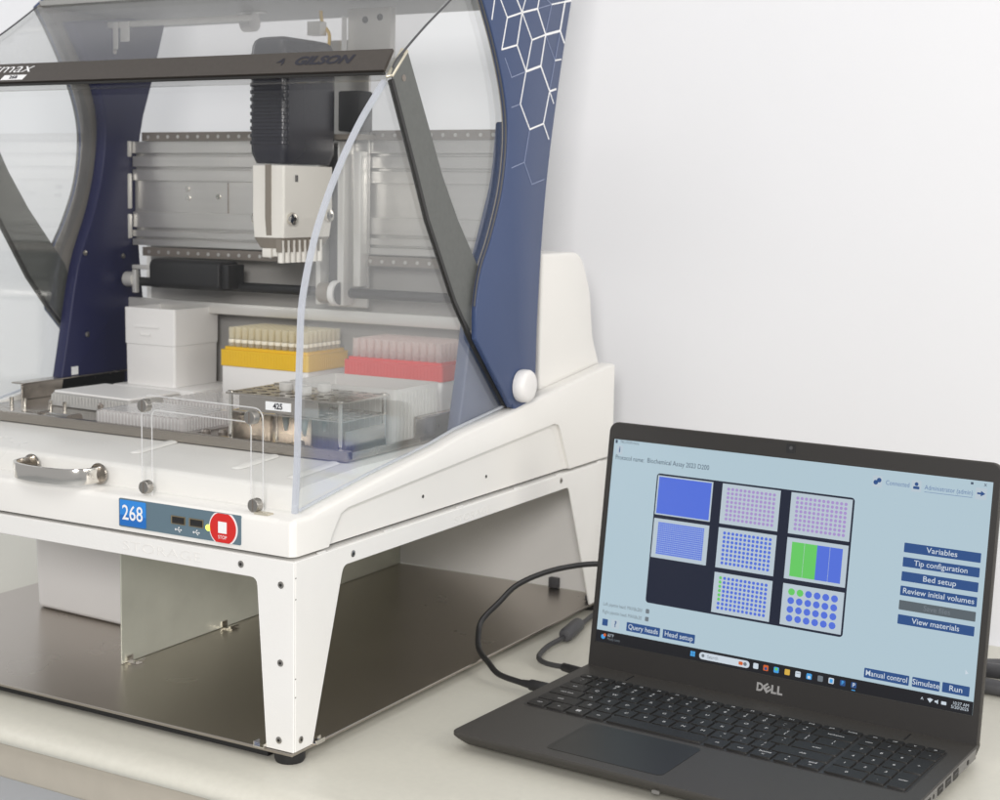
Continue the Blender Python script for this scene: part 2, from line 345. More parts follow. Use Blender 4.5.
MB().box(-SW+0.001, -0.0008, -0.0008, SD-0.003, 0.0092, 0.0118).build('base_plate', 'plate_steel', st, bevel=0.0005, seg=1)
MB().box(-SW+0.02, -0.030, 0.006, SD-0.03, 0.0026, 0.0090).build('rubber_mat', 'black', st)  # black slab added to keep the gap below the base plate dark
for x in (-0.014, -SW+0.014):
    for y in (0.014, SD-0.02): MB().lathe([(0.0115, 0.0003), (0.0125, 0.003), (0.0125, 0.0091)], (x, y, 0)).build('foot', 'black', st)
scr = [((-0.0524, -0.0001, 0.158), (0,-1,0)), ((-0.0126, -0.0001, 0.1467), (0,-1,0)), ((-0.0130, -0.0001, 0.0837), (0,-1,0)), ((-0.0143, -0.0001, 0.0206), (0,-1,0)),
       ((0.0001, 0.0809, 0.1577), (1,0,0)), ((0.0001, 0.4581, 0.1603), (1,0,0)), ((0.0001, 0.0095, 0.0209), (1,0,0))]
for c, a in scr:
    mb = MB(); screw_head(mb, c, a, 0.0029); mb.build('screw', ['screw', 'dark'], st)
for z in (0.153, 0.136, 0.072, 0.057):
    MB().box(0.0, 0.0002, 0.0016, 0.0030, z, z+0.0006).build('weld_mark', 'dark', st)
for a in ((-0.0375, -0.0268, -0.0032, 0.004), (-0.001, 0.0036, 0.0258, 0.0375)):
    MB().box(*a, 0.0119, 0.0128).box(a[0], a[0]+0.0008 if a[1]-a[0] > 0.005 else a[0]+0.0006, a[2], a[3], 0.0129, 0.0165).box(a[1]-0.0008, a[1], a[2], a[3], 0.0129, 0.0155).build('clip', 'chrome', st)
dv = MB().box(-0.2750, -0.2735, 0.1000, SD-0.004, 0.0121, 0.1638).build('divider_panel', 'galv', st, bevel=0.0004, seg=1)
for y in (0.106, 0.245, 0.40):
    MB().box(-0.2734, -0.2600, y, y+0.008, 0.0119, 0.0129).box(-0.2733, -0.2722, y, y+0.008, 0.0130, 0.0190).box(-0.2645, -0.2625, y+0.001, y+0.014, 0.0130, 0.0150).build('clip', 'chrome', dv)
MB().box(-0.072, -0.060, SD-0.009, SD-0.0023, 0.0122, 0.024).build('cable_clip', 'dkgrey', st, bevel=0.001)
MB().box(-0.012, -0.0035, 0.545, 0.557, 0.0122, 0.019).build('cable_clip', 'dkgrey', st, bevel=0.001)

# white storage bin standing in the left bay
bn = thing('storage_bin', (-0.392, 0.27, 0.0122), 'smooth white plastic bin standing in the left bay of the stand behind the divider', 'bin', R(-3))
mb = MB(WORLD[bn])
mb.prism(rr(-0.095, 0.095, -0.075, 0.16, 0.014), 'z', 0.0, 0.137, 0, rr(-0.0985, 0.0985, -0.079, 0.164, 0.016))
mb.build('bin_body', 'bin', bn, bevel=0.006, seg=4, pred=lambda e: all(v.co.z < 0.02 for v in e.verts))
mb = MB(WORLD[bn]); mb.prism(rr(-0.102, 0.102, -0.083, 0.168, 0.018), 'z', 0.1372, 0.146); mb.build('lid', 'bin', bn, bevel=0.002)

# ------------------------------------------------------------------ liquid handler
lh = thing('liquid_handler', (-SW/2, SD/2, 0.1697), 'white benchtop pipetting robot with clear hood and blue sides standing on the storage stand', 'lab robot')
Z0 = 0.1697; x0, x1 = -0.5615, -0.0005
mb = MB()
# front and middle block between the side walls
bev = [(0.0, Z0), (0.0, 0.1945), (0.0012, 0.1975), (0.0045, 0.1990), (0.0255, 0.1992), (0.0270, 0.2000), (0.0285, 0.2145), (0.0305, 0.2175), (0.0345, 0.2190), (0.112, 0.2235), (0.44, 0.2240), (0.44, Z0)]
mb.prism(bev, 'x', x0+0.0160, x1-0.0160)
body = mb.build('housing', 'white', lh, ang=50)
# side walls: lower plane, raised upper border with a sloped step
top = [(0.583, 0.2705), (0.567, 0.2693), (0.4024, 0.2512), (0.356, 0.2445), (0.2608, 0.2345), (0.217, 0.2265), (0.1202, 0.2140), (0.034, 0.2012), (0.0255, 0.1992), (0.0045, 0.1990), (0.0012, 0.1975), (0.0, 0.1945)]
side = [(0.0, Z0)] + [(0.583, Z0)] + top
rec_o = [(0.0475, Z0), (0.0520, 0.1790), (0.0640, 0.1945), (0.0740, 0.1975), (0.4400, 0.2215), (0.4505, 0.2195), (0.4560, 0.2130), (0.4780, Z0)]
rec_i = [(0.0535, Z0), (0.0570, 0.1770), (0.0660, 0.1900), (0.0755, 0.1930), (0.4380, 0.2165), (0.4460, 0.2145), (0.4505, 0.2090), (0.4730, Z0)]
for sx in (1, -1):
    xo = x1 if sx > 0 else x0
    mb = MB()
    up = [(0.0, Z0)] + rec_o + [(0.583, Z0)] + top
    up_in = [(0.0, Z0)] + rec_i + [(0.583, Z0)] + top
    def shrink(p, dy, dz):
        y, z = p
        if p in rec_o: return p
        return (max(y, dy), z-dz if z > 0.19 else z)
    steps = [(0.0048, 0.0, 0.0), (0.0034, 0.0008, 0.0003), (0.0018, 0.0024, 0.0009), (0.0005, 0.0044, 0.0017), (0.0, 0.0062, 0.0028)]
    mb.prism(side, 'x', xo-sx*0.0160, xo-sx*0.0049)
    mb.prism(up_in, 'x', xo-sx*0.0048, xo-sx*0.0034, 0, [shrink(p, 0.0008, 0.0003) if p not in rec_i else q_ for p, q_ in zip(up_in, up)])
    for (a, dy, dz), (b, dy2, dz2) in zip(steps[1:], steps[2:]):
        mb.prism([shrink(p, dy, dz) for p in up], 'x', xo-sx*a, xo-sx*b, 0, [shrink(p, dy2, dz2) for p in up])
    sd = mb.build('side_wall', 'white', lh, ang=40)
    for y, z in ((0.1975, 0.1858), (0.3108, 0.1865)):
        MB().cyl((xo-sx*0.0052, y, z), (xo-sx*0.0045, y, z), 0.0016, 10).build('screw_hole', 'dark', sd)
# rear housing hump
hp = rpoly([(0.441, 0.2245), (0.582, 0.2245), (0.582, 0.268), (0.5635, 0.300), (0.5545, 0.352), (0.530, 0.3935), (0.441, 0.3935)], [0, 0, 0.006, 0.01, 0.012, 0.018, 0.004], 5)
MB().prism(hp, 'x', -0.548, -0.018).build('rear_housing', 'white', lh, bevel=0.004, seg=3, ang=40)
# front ramp slots
for xc, ya, yb in ((-0.226, 0.064, 0.122), (-0.106, 0.057, 0.117), (-0.043, 0.052, 0.118)):
    o_ = rr(xc-0.0062, xc+0.0062, ya, yb, 0.006); i_ = rr(xc-0.0040, xc+0.0040, ya+0.002, yb-0.002, 0.0039)
    mb = MB(); n = len(o_)
    zf = lambda y: 0.2190+(y-0.0345)*(0.0045/0.0775)
    mb.add([(a, b, zf(b)+0.0003) for a, b in o_]+[(a, b, zf(b)+0.0016) for a, b in i_], [(k, (k+1) % n, n+(k+1) % n, n+k) for k in range(n)]+[tuple(range(n, 2*n))])
    mb.build('locating_rib', 'white', body)

# control panel
pl = MB().prism(rr(-0.1812, -0.0520, 0.1733, 0.1972, 0.0012), 'y', -0.0008, 0.0005).build('control_panel', 'slate', lh)
mb = MB().prism(rr(-0.1797, -0.1512, 0.1745, 0.1962, 0.0012), 'y', -0.0014, -0.0009)
mb.box(-0.1797, -0.1512, -0.00155, -0.00142, 0.1748, 0.1835, 2)
mb.text('268', 0.0178, facing_front(-0.1655, -0.0017, 0.1852), 1, width=0.0225, bold=0.00015)
mb.build('model_label', ['skyblue', 'print_white', 'deepblue'], pl)
for xc in (-0.1165, -0.0975):
    mb = MB().box(xc-0.0075, xc+0.0075, -0.0013, -0.0009, 0.1825, 0.1893, 0).box(xc-0.0060, xc+0.0066, -0.0017, -0.0014, 0.1832, 0.1886, 1).box(xc-0.0052, xc+0.0062, -0.0020, -0.0018, 0.1852, 0.1874, 2)
    mb.build('usb_port', ['usb_gold', 'dark', 'black'], pl)
    mb = MB(); y = -0.0010; c = (xc+0.0002, 0.1783)
    mb.cyl((c[0]-0.0028, y, c[1]-0.0002), (c[0]-0.0028, y-0.0002, c[1]-0.0002), 0.0009, 10)
    mb.box(c[0]-0.0028, c[0]+0.0026, y-0.0002, y, c[1]-0.00035, c[1]+0.00005)
    mb.prism([(c[0]+0.0025, c[1]+0.0006), (c[0]+0.0025, c[1]-0.0010), (c[0]+0.0038, c[1]-0.0002)], 'y', y-0.0002, y)
    mb.prism([(c[0]-0.0012, c[1]-0.0001), (c[0]-0.0008, c[1]-0.0001), (c[0]+0.0004, c[1]+0.0015), (c[0], c[1]+0.0015)], 'y', y-0.0002, y)
    mb.cyl((c[0]+0.0006, y, c[1]+0.0016), (c[0]+0.0006, y-0.0002, c[1]+0.0016), 0.0006, 8)
    mb.prism([(c[0]-0.0004, c[1]-0.0003), (c[0], c[1]-0.0003), (c[0]+0.0012, c[1]-0.0017), (c[0]+0.0008, c[1]-0.0017)], 'y', y-0.0002, y)
    mb.box(c[0]+0.0008, c[0]+0.0018, y-0.0002, y, c[1]-0.0022, c[1]-0.0012)
    mb.build('usb_symbol', 'print_white', pl)
xc, zc = -0.0695, 0.1850
def disc_clip(r):
    pts = []
    for k in range(48):
        a = 2*PI*k/48; pts.append((xc+r*math.cos(a), max(0.17345, min(0.19705, zc+r*math.sin(a)))))
    return pts
mb = MB().prism(disc_clip(0.0146), 'y', -0.0012, -0.00085, 1).prism(disc_clip(0.0132), 'y', -0.0020, -0.0013, 0)
mb.box(xc-0.0043, xc+0.0043, -0.0024, -0.0021, 0.1812, 0.1905, 1)
mb.text('STOP', 0.0042, facing_front(xc, -0.00225, 0.1778), 1, width=0.0088)
mb.build('stop_button', ['stop_red', 'print_white'], pl)
MB().lathe([(0.0026, 0.0), (0.0026, 0.0004), (0.0018, 0.0012), (0.0, 0.0014)], (-0.0848, -0.00125, 0.1838), (0, -1, 0), 16).build('status_light', 'led', pl)
MB().box(-0.0430, -0.0290, 0.004, 0.012, 0.1991, 0.2004).build('hood_stop_pad', 'cap', lh, bevel=0.0003, seg=1)

# deck tray
dk = MB()
dk.box(-0.535, -0.034, 0.122, 0.40, 0.2246, 0.2262)
dk.build('deck_tray', 'steel', lh)
mb = MB().box(-0.535, -0.033, 0.1195, 0.1215, 0.2246, 0.2340).box(-0.535, -0.033, 0.1216, 0.1256, 0.2326, 0.2340)
mb.build('front_rim', 'steel', lh, bevel=0.0005, seg=1)
MB().box(-0.0340, -0.0325, 0.1260, 0.235, 0.2263, 0.2320).build('side_rim', 'steel', lh)
MB().box(-0.0445, -0.0425, 0.243, 0.345, 0.2263, 0.2485).box(-0.0424, -0.036, 0.243, 0.345, 0.2468, 0.2485).build('side_flange', 'steel', lh, bevel=0.0004, seg=1)
MB().box(-0.5320, -0.5300, 0.2260, 0.385, 0.2263, 0.2440).box(-0.541, -0.5225, 0.221, 0.385, 0.2441, 0.2456).build('side_flange', 'steel', lh, bevel=0.0004, seg=1)
for x, y in ((-0.508, 0.19), (-0.489, 0.19), (-0.457, 0.195), (-0.437, 0.195)):
    MB().cyl((x, y, 0.2263), (x, y, 0.2355), 0.0022, 12).build('locating_pin', 'chrome', lh)
mb = MB().box(-0.400, -0.364, 0.131, 0.137, 0.2263, 0.2345); mb.cyl((-0.404, 0.128, 0.232), (-0.404, 0.139, 0.232), 0.0040, 14, m=1).cyl((-0.362, 0.126, 0.232), (-0.362, 0.139, 0.232), 0.0046, 14, m=1)
mb.build('spring_clamp', ['alu', 'rail'], lh)
for x, y in ((-0.402, 0.212), (-0.205, 0.140), (-0.190, 0.146)):
    MB().lathe([(0.0045, 0.0), (0.0045, 0.007), (0.003, 0.009), (0.0, 0.0092)], (x, y, 0.2263), n=14).build('clamp_knob', 'rail', lh)

# inner columns
left_front = [(0.280, 0.2245), (0.292, 0.278), (0.312, 0.367), (0.338, 0.428), (0.352, 0.475), (0.357, 0.525), (0.347, 0.565), (0.329, 0.597), (0.305, 0.633)]
back_e = [(0.462, 0.655), (0.435, 0.575), (0.415, 0.515), (0.408, 0.42), (0.430, 0.2245)]
pc = sp2(left_front, 4)+sp2(back_e, 3)
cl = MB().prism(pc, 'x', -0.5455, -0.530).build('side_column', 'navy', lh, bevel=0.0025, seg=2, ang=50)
for y, z in ((0.322, 0.381), (0.383, 0.376), (0.324, 0.290), (0.372, 0.606), (0.405, 0.598)):
    MB().lathe([(0.003, 0), (0.003, 0.001), (0.001, 0.0018)], (-0.5299, y, z), (1, 0, 0), 12).build('bolt', 'screw', cl)
MB().box(-0.5298, -0.5292, 0.299, 0.309, 0.2465, 0.2555).build('sticker', 'paper', cl)
right_front = [(0.285, 0.2245), (0.2975, 0.278), (0.3173, 0.367), (0.3441, 0.4284), (0.3622, 0.4706), (0.3703, 0.5227), (0.392, 0.524), (0.400, 0.60), (0.405, 0.655)]
pc = sp2(right_front[:6], 4)+right_front[6:]+sp2(back_e, 3)
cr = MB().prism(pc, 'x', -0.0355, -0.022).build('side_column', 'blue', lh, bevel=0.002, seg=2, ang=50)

# outer side covers (blue with hexagon lines outside, grey lining inside)
fr_c = sp2([(0.276, 0.6465), (0.2905, 0.6270), (0.3120, 0.5930), (0.3300, 0.5560), (0.3395, 0.5225), (0.3395, 0.4900), (0.3310, 0.4520), (0.3130, 0.4130), (0.2950, 0.3830), (0.2860, 0.3500), (0.2862, 0.3190)], 6)
lo_c = [(0.3560, 0.2470)]
piv = [(0.3790+0.0265*math.cos(a), 0.2660+0.0265*math.sin(a)) for a in [R(t) for t in range(215, 371, 12)]]
bk_c = sp2([(0.4064, 0.3195), (0.4125, 0.3990), (0.4235, 0.4780), (0.4450, 0.5700), (0.4676, 0.6479), (0.490, 0.715)], 5)
cov = fr_c + lo_c + piv + bk_c + [(0.345, 0.700)]
for sx in (1, -1):
    xa = -0.0098 if sx > 0 else -0.5522; xb = -0.0040 if sx > 0 else -0.5580
    cv = MB().prism(cov, 'x', xa, xb).build('side_cover', 'blue', lh, bevel=0.0012, seg=2, ang=40)
    MB().prism([(a, b) for a, b in cov], 'x', xa-sx*0.0012, xa-sx*0.0001).build('lining', 'lining', cv)
    kn = MB().lathe([(0.0, -0.004), (0.0100, -0.004), (0.0155, -0.0035), (0.0162, 0.0), (0.0160, 0.0055), (0.0145, 0.0078), (0.011, 0.0086), (0.0, 0.0088)], (xb+sx*0.0042, 0.3715, 0.2675), (sx, 0, 0), 32)
    kn.build('pivot_knob', 'white_pp', lh, ang=50)
    if sx > 0:
        hexl = [((520,0),(508,88),1),((548,0),(578,80),1),((578,80),(645,57),1.2),((578,80),(553,225),1),((622,0),(645,57),1.3),((645,57),(660,0),.8),((645,57),(715,40),1.5),((715,40),(722,0),1.2),((645,57),(622,205),1.2),((645,57),(690,182),1),((715,40),(752,158),1.6),((752,158),(818,140),2.3),((690,182),(752,158),1.2),((690,182),(663,325),.9),((752,158),(730,300),1.3),((752,158),(795,275),0),((818,140),(840,10),2.2),((840,8),(868,2),2.0),((818,140),(836,195),2.0),((780,20),(752,158),0),((780,20),(840,8),1),((760,0),(780,20),0),((715,40),(780,20),0),((795,275),(818,150),0),((795,275),(821,270),.9),((795,275),(770,415),0),((553,225),(622,205),1.3),((622,205),(663,325),1.3),((663,325),(730,300),2.0),((730,300),(770,415),1.8),((770,415),(799,405),1.6),((663,325),(637,473),1.1),((598,352),(663,325),0),((568,265),(598,352),0),((637,473),(598,488),0),((637,473),(680,588),1.1),((680,588),(742,562),1.3),((742,562),(770,415),1.1),((742,562),(766,632),1.1),((680,588),(655,738),0),((655,738),(598,763),0),((655,738),(690,838),0),((770,415),(788,470),.9),((690,838),(745,815),0)]
        O = Vector(cam.location); RM = cam.rotation_euler.to_matrix()
        # vertices of the printed net, as (y, z) on the cover's outer face (values solved from its measured layout)
        def cover_pt(u, v):
            px, py = 380+u/4.545, v/4.545
            d = RM @ Vector(((px-456.8)/1558.74, -(py-356.85)/1558.74, -1)); t = (-0.0040-O.x)/d.x
            return (O.y+t*d.y, O.z+t*d.z)
        for faint in (False, True):
            mb = MB()
            for a, b, wd in hexl:
                if (wd == 0) != faint: continue
                A = Vector(cover_pt(*a)); B = Vector(cover_pt(*b)); d = (B-A).normalized(); nrm = Vector((-d.y, d.x))*(0.00036 if faint else 0.00034+0.00036*wd)
                e = d*0.0004; A -= e; B += e
                off = 0.00022 if faint else 0.00035
                mb.prism([tuple(A+nrm), tuple(A-nrm), tuple(B-nrm), tuple(B+nrm)], 'x', xb+0.00002, xb+off+0.00002*(len(mb.f) % 5))
            mb.build('printed_hexagons', 'print_faint' if faint else 'print_white', cv)
MB().prism([(0.2805, 0.6480), (0.480, 0.6440), (0.480, 0.6500), (0.278, 0.6530)], 'x', -0.5500, -0.0120).build('roof_panel', ['roof'], lh)
MB().box(-0.529, -0.330, 0.360, 0.366, 0.6310, 0.6375).build('tie_bar', 'alu_light', lh, bevel=0.001)
MB().box(-0.5180, -0.5120, 0.3575, 0.3590, 0.607, 0.6370).box(-0.507, -0.495, 0.3575, 0.3590, 0.615, 0.6370).build('bracket', 'alu_light', lh)
mb = MB().box(-0.378, -0.345, 0.40, 0.413, 0.6445, 0.6475).cyl((-0.368, 0.402, 0.634), (-0.354, 0.402, 0.634), 0.010, 18, m=1)
mb.build('cable_roller', ['alu_light', 'white_pp'], lh)

# hood: front sheet, side sheets, arms, cross bar
fc = [(0.0215, 0.1995), (0.0245, 0.2450), (0.0258, 0.2904), (0.0275, 0.3300), (0.0305, 0.3690), (0.0450, 0.4140), (0.0625, 0.4480), (0.0835, 0.4800), (0.1120, 0.5150), (0.1455, 0.5480)]
uc = [(0.1455, 0.5480), (0.1530, 0.5620), (0.1710, 0.5760), (0.2030, 0.5985), (0.2430, 0.6240), (0.276, 0.6462)]
fcs = sp2(fc, 5); ucs = sp2(uc, 4)
hd = MB().sheet(fcs, -0.5475, -0.0150, 0.003).build('front_shield', 'acrylic', lh, ang=40)
hs = [(y+0.0032, z) for y, z in fcs]
for xa, xb in ((-0.0184, -0.0146), (-0.5517, -0.5479)):
    MB().sheet([(y-0.0006, z) for y, z in fcs], xa, xb, 0.0042).build('shield_edge', 'acrylic_edge', hd, ang=40)
MB().sheet(ucs, -0.5475, -0.0150, 0.003).build('hood_top', 'acrylic_top', lh, ang=40)
low = [(0.3560, 0.2470), (0.2608, 0.2362), (0.217, 0.2282), (0.1202, 0.2157), (0.0247, 0.2010)]
out = hs + [(y, z) for y, z in ucs[1:]] + [(y+0.012, z) for y, z in fr_c[1:]] + low
for xa, xb in ((-0.0142, -0.0112), (-0.5508, -0.5478)):
    sd = MB().prism(out, 'x', xa, xb).build('side_shield', 'acrylic_side', lh)
    MB().tube([(xa*0.5+xb*0.5, y, z+0.0012) for y, z in reversed(low)], 0.0013, 6, sub=1).build('edge_strip', 'acrylic_edge', sd)
    sgn = 1 if xa > -0.1 else -1
    ex = xb if sgn > 0 else xa
    mb = MB().tube([(ex+sgn*0.0006, y, z) for y, z in ucs[3:]], 0.0010, 6, sub=1); mb.build('top_edge', 'dkgrey', sd)
    mb = MB().tube([(ex+sgn*0.0048, y-0.0012, z) for y, z in fr_c[1:-6]], 0.0011, 6, sub=1); mb.build('rear_edge', 'dkgrey', sd)
armp = [(0.1480, 0.5520), (0.1545, 0.5640), (0.1722, 0.5736), (0.2315, 0.4695), (0.2595, 0.4300), (0.3126, 0.3682), (0.330, 0.3200), (0.330, 0.2760), (0.3010, 0.3120), (0.2555, 0.3570), (0.2075, 0.4305), (0.1885, 0.4688)]
for sx in (1, -1):
    xa = -0.0110 if sx > 0 else -0.5510; 
    xb = xa+sx*0.0009
    if sx > 0: xa, xb = -0.0111, -0.0100
    else: xa, xb = -0.55095, -0.55205
    am = MB().prism(armp, 'x', xa, xb).build('hood_arm', 'arm', lh)
    ge = [(0.1470, 0.5470), (0.1885-0.0012, 0.4680), (0.2075-0.0012, 0.4295), (0.2555-0.0014, 0.3555), (0.2862, 0.3175), (0.3560, 0.2462)]
    gw = [(a+0.0036, b+0.0016) for a, b in ge]
    MB().prism(ge+gw[::-1], 'x', xa-0.0026 if sx > 0 else xa+0.0026, xb+0.0004 if sx > 0 else xb-0.0004).build('gasket', 'bar_lip', am)  # dark rubber strip along the arm's front edge
    MB().lathe([(0.0030, 0), (0.0030, 0.0004), (0.0, 0.0005)], ((xb if sx > 0 else -0.5521), 0.1665, 0.5505), (sx, 0, 0), 14).build('rivet', 'rail', am)
    if sx > 0:
        MB().add([(-0.0152, 0.1455, 0.5505), (-0.0096, 0.1478, 0.5518), (-0.0096, 0.1716, 0.5752), (-0.0152, 0.1695, 0.5765), (-0.0152, 0.1478, 0.5485), (-0.0096, 0.1500, 0.5498), (-0.0096, 0.1738, 0.5732), (-0.0152, 0.1717, 0.5745)],
                 [(0,1,2,3),(4,7,6,5),(0,4,5,1),(1,5,6,2),(2,6,7,3),(3,7,4,0)]).build('arm_end_cap', 'cap', am, bevel=0.0006, seg=1)  # end facet of the arm, its golden highlight put into a paler colour
bp = [(0.1440, 0.5560), (0.1575, 0.5745), (0.1600, 0.5728), (0.1465, 0.5543)]
br = MB().prism(bp, 'x', -0.5478, -0.0158).build('hood_bar', 'bar', lh, ang=60)
MB().box(-0.5478, -0.0158, 0.1440, 0.1480, 0.5518, 0.5542).build('bar_lip', 'bar_lip', br, bevel=0.0006, seg=1)
d = Vector((0.1575-0.1440, 0.5745-0.5560)).normalized()
def on_bar(x, t):
    # a frame lying on the sloped front of the bar, t metres up from its lower edge
    nn = Vector((-d.y, d.x)); b0 = Vector((0.1440, 0.5560))+d*t+nn*0.0003
    return Matrix(((1,0,0,x),(0,d.x,nn.x,b0.x),(0,d.y,nn.y,b0.y),(0,0,0,1)))
mb = MB().text('GILSON', 0.0125, on_bar(-0.084, 0.0125), width=0.062, shear=0.30, bold=0.00055)
mb.T = on_bar(-0.1285, 0.0125); mb.prism([(-0.0045, -0.001), (0.002, 0.0042), (0.0005, -0.0004)], 'z', -0.0002, 0.0001).prism([(0.0012, -0.0008), (0.0028, 0.0040), (0.0040, -0.0010), (0.0020, -0.0042)], 'z', -0.0002, 0.0001); mb.T = Matrix()
mb.build('maker_lettering', 'ink', br)
mb = MB().text('pipetmax', 0.0165, on_bar(-0.4335, 0.0165), ax='RIGHT', shear=0.35, bold=-0.0001, width=0.105)
mb.build('model_lettering', 'print_white', br)
k = on_bar(-0.4520, 0.0050); mb = MB(k); mb.prism([(-0.0165, -0.0030), (0.0135, -0.0030), (0.0165, 0.0030), (-0.0135, 0.0030)], 'z', -0.0002, 0.0002); mb.T = Matrix()
mb.text('268', 0.0052, on_bar(-0.4520, 0.0050) @ Matrix.Translation((0, 0, 0.0004)), 1, bold=0.0002, width=0.011)
mb.build('model_badge', ['print_white', 'ink'], br)
# handle on the shield
hl = thing_part = None
mb = MB()
hz = 0.2098; P = [(-0.3060, 0.0200, hz), (-0.3065, 0.009, hz), (-0.3020, -0.001, hz), (-0.289, -0.0085, hz), (-0.2645, -0.0115, hz), (-0.240, -0.0085, hz), (-0.2265, -0.001, hz), (-0.2215, 0.009, hz), (-0.2220, 0.0200, hz)]
P = spline(P, 5); n = len(P); vs = []
for i, p in enumerate(P):
    t = (P[min(i+1, n-1)]-P[max(i-1, 0)]).normalized(); nrm = Vector((-t.y, t.x, 0))
    for a, b in ((0.0016, 0.0068), (-0.0016, 0.0068), (-0.0016, -0.0068), (0.0016, -0.0068)): vs.append(p+nrm*a+Vector((0, 0, b)))
fs = [(4*i+k, 4*i+(k+1) % 4, 4*(i+1)+(k+1) % 4, 4*(i+1)+k) for i in range(n-1) for k in range(4)]+[(3,2,1,0), (4*n-4, 4*n-3, 4*n-2, 4*n-1)]
mb.add(vs, fs)
hl = mb.build('handle', 'chrome', lh, bevel=0.0006, seg=2, ang=40, pred=lambda e: abs(e.verts[0].co.z-e.verts[1].co.z) < 1e-5)
for x in (-0.3040, -0.2240):
    MB().lathe([(0.0092, 0.0), (0.0094, 0.0008), (0.0090, 0.0020), (0.004, 0.0022)], (x, 0.0212, hz), (0, -1, 0), 24).build('rosette', 'steel', hl)
# U-shaped clear finger guard with four thumb screws
ou = [(-0.1700, 0.1990), (-0.1700, 0.2835), (-0.0425, 0.2820), (-0.0425, 0.1990), (-0.0545, 0.1990), (-0.0545, 0.2700), (-0.1588, 0.2715), (-0.1588, 0.1990)]
pu = rpoly(ou, [0.0, 0.010, 0.010, 0.0, 0.0, 0.006, 0.006, 0.0], 6)
ug = MB().prism(pu, 'y', 0.0155, 0.0185).build('finger_guard', 'acrylic', lh)
mb = MB()
for seg_, r_ in ((rpoly(ou, [0,0.010,0.010,0,0,0.006,0.006,0], 6), 0.00055),):
    loop = [(p[0], 0.0155, p[1]) for p in seg_]; mb.tube(loop, r_, 6, sub=1)
mb.build('guard_edge', 'acrylic_line', ug)
for x, z in ((-0.162, 0.2065), (-0.0470, 0.2045), (-0.163, 0.2752), (-0.0505, 0.2750)):
    mb = MB().lathe([(0.0052, 0.0), (0.0056, 0.0006), (0.0056, 0.0064), (0.0050, 0.0072), (0.0, 0.0072)], (x, 0.0150, z), (0, -1, 0), 22)
    mb.box(x-0.0006, x+0.0006, 0.0076, 0.0079, z-0.0046, z+0.0046, 1)
    mb.build('thumb_screw', ['screw', 'rail'], ug)

# gantry: rail extrusion, bolt strips, back panel, drive
gy = 0.40
ex = [(gy+0.02, 0.3885), (gy+0.02, 0.5065)]
zs = [0.5065, 0.4925, 0.4905, 0.4790, 0.4765, 0.4650, 0.4625]
ex += [(gy-0.002, 0.5065), (gy-0.002, 0.4935), (gy+0.005, 0.4930), (gy+0.005, 0.4902), (gy-0.001, 0.4895), (gy-0.001, 0.4782), (gy+0.005, 0.4778), (gy+0.005, 0.4752), (gy-0.001, 0.4745), (gy-0.001, 0.4625),
       (gy+0.003, 0.4620), (gy+0.003, 0.4270), (gy-0.001, 0.4265), (gy-0.001, 0.4092), (gy+0.005, 0.4088), (gy+0.005, 0.4062), (gy-0.002, 0.4055), (gy-0.002, 0.3985), (gy+0.004, 0.3980), (gy+0.004, 0.3962), (gy-0.002, 0.3955), (gy-0.002, 0.3885)]
gr = MB().prism(ex, 'x', -0.5285, -0.0375).build('gantry_rail', 'alu', lh)
for z in (0.5065, 0.3765):
    mb = MB().box(-0.510, -0.0400, gy-0.006, gy+0.004, z+0.0002, z+0.0102)
    x = -0.500
    while x < -0.045:
        mb.cyl((x, gy-0.0060, z+0.005), (x, gy-0.0066, z+0.005), 0.0020, 10, m=1); x += 0.0145
    mb.build('linear_guide', ['rail', 'alu'], gr)
mb = MB()
for x, z in ((-0.450, 0.4535), (-0.449, 0.4435), (-0.405, 0.4455)): mb.cyl((x, gy+0.0030, z), (x, gy+0.0012, z), 0.0030, 14)
mb.box(-0.392, -0.3912, gy+0.0020, gy+0.0030, 0.427, 0.461, 1)
mb.build('mounting_bolt', ['chrome', 'rail'], gr)
for z0_, z1_ in ((0.489, 0.507), (0.396, 0.424), (0.430, 0.470)):
    MB().box(-0.5340, -0.5286, gy-0.008, gy-0.002, z0_, z1_).build('end_bracket', 'alu_light', gr, bevel=0.001)
MB().box(-0.5295, -0.0360, 0.430, 0.434, 0.2246, 0.4000).build('inner_back_panel', 'grey_panel', lh)
mt = MB().prism(rr(0.362, 0.398, 0.343, 0.3755, 0.008), 'x', -0.472, -0.372).build('drive_motor', 'black', lh, bevel=0.002, ang=50)
MB().box(-0.372, -0.362, 0.366, 0.394, 0.346, 0.372).build('end_bell', 'black', mt, bevel=0.001)
MB().box(-0.512, -0.4725, 0.378, 0.384, 0.362, 0.367).box(-0.512, -0.506, 0.378, 0.384, 0.335, 0.3615).build('bracket', 'alu_light', mt, bevel=0.001)
MB().cyl((-0.525, 0.388, 0.3475), (-0.0365, 0.388, 0.3475), 0.0052, 16).build('drive_shaft', 'black', lh)
MB().cyl((-0.525, 0.384, 0.350), (-0.512, 0.384, 0.350), 0.0085, 18).build('shaft_bearing', 'alu_light', lh)
lb = MB().box(-0.552, -0.0365, 0.392, 0.398, 0.3155, 0.3285).build('lower_bar', 'alu_light', lh, bevel=0.0015)
MB().box(-0.10, -0.037, 0.391, 0.3955, 0.352, 0.3585).build('cover_strip', 'head_white', lh, bevel=0.001)

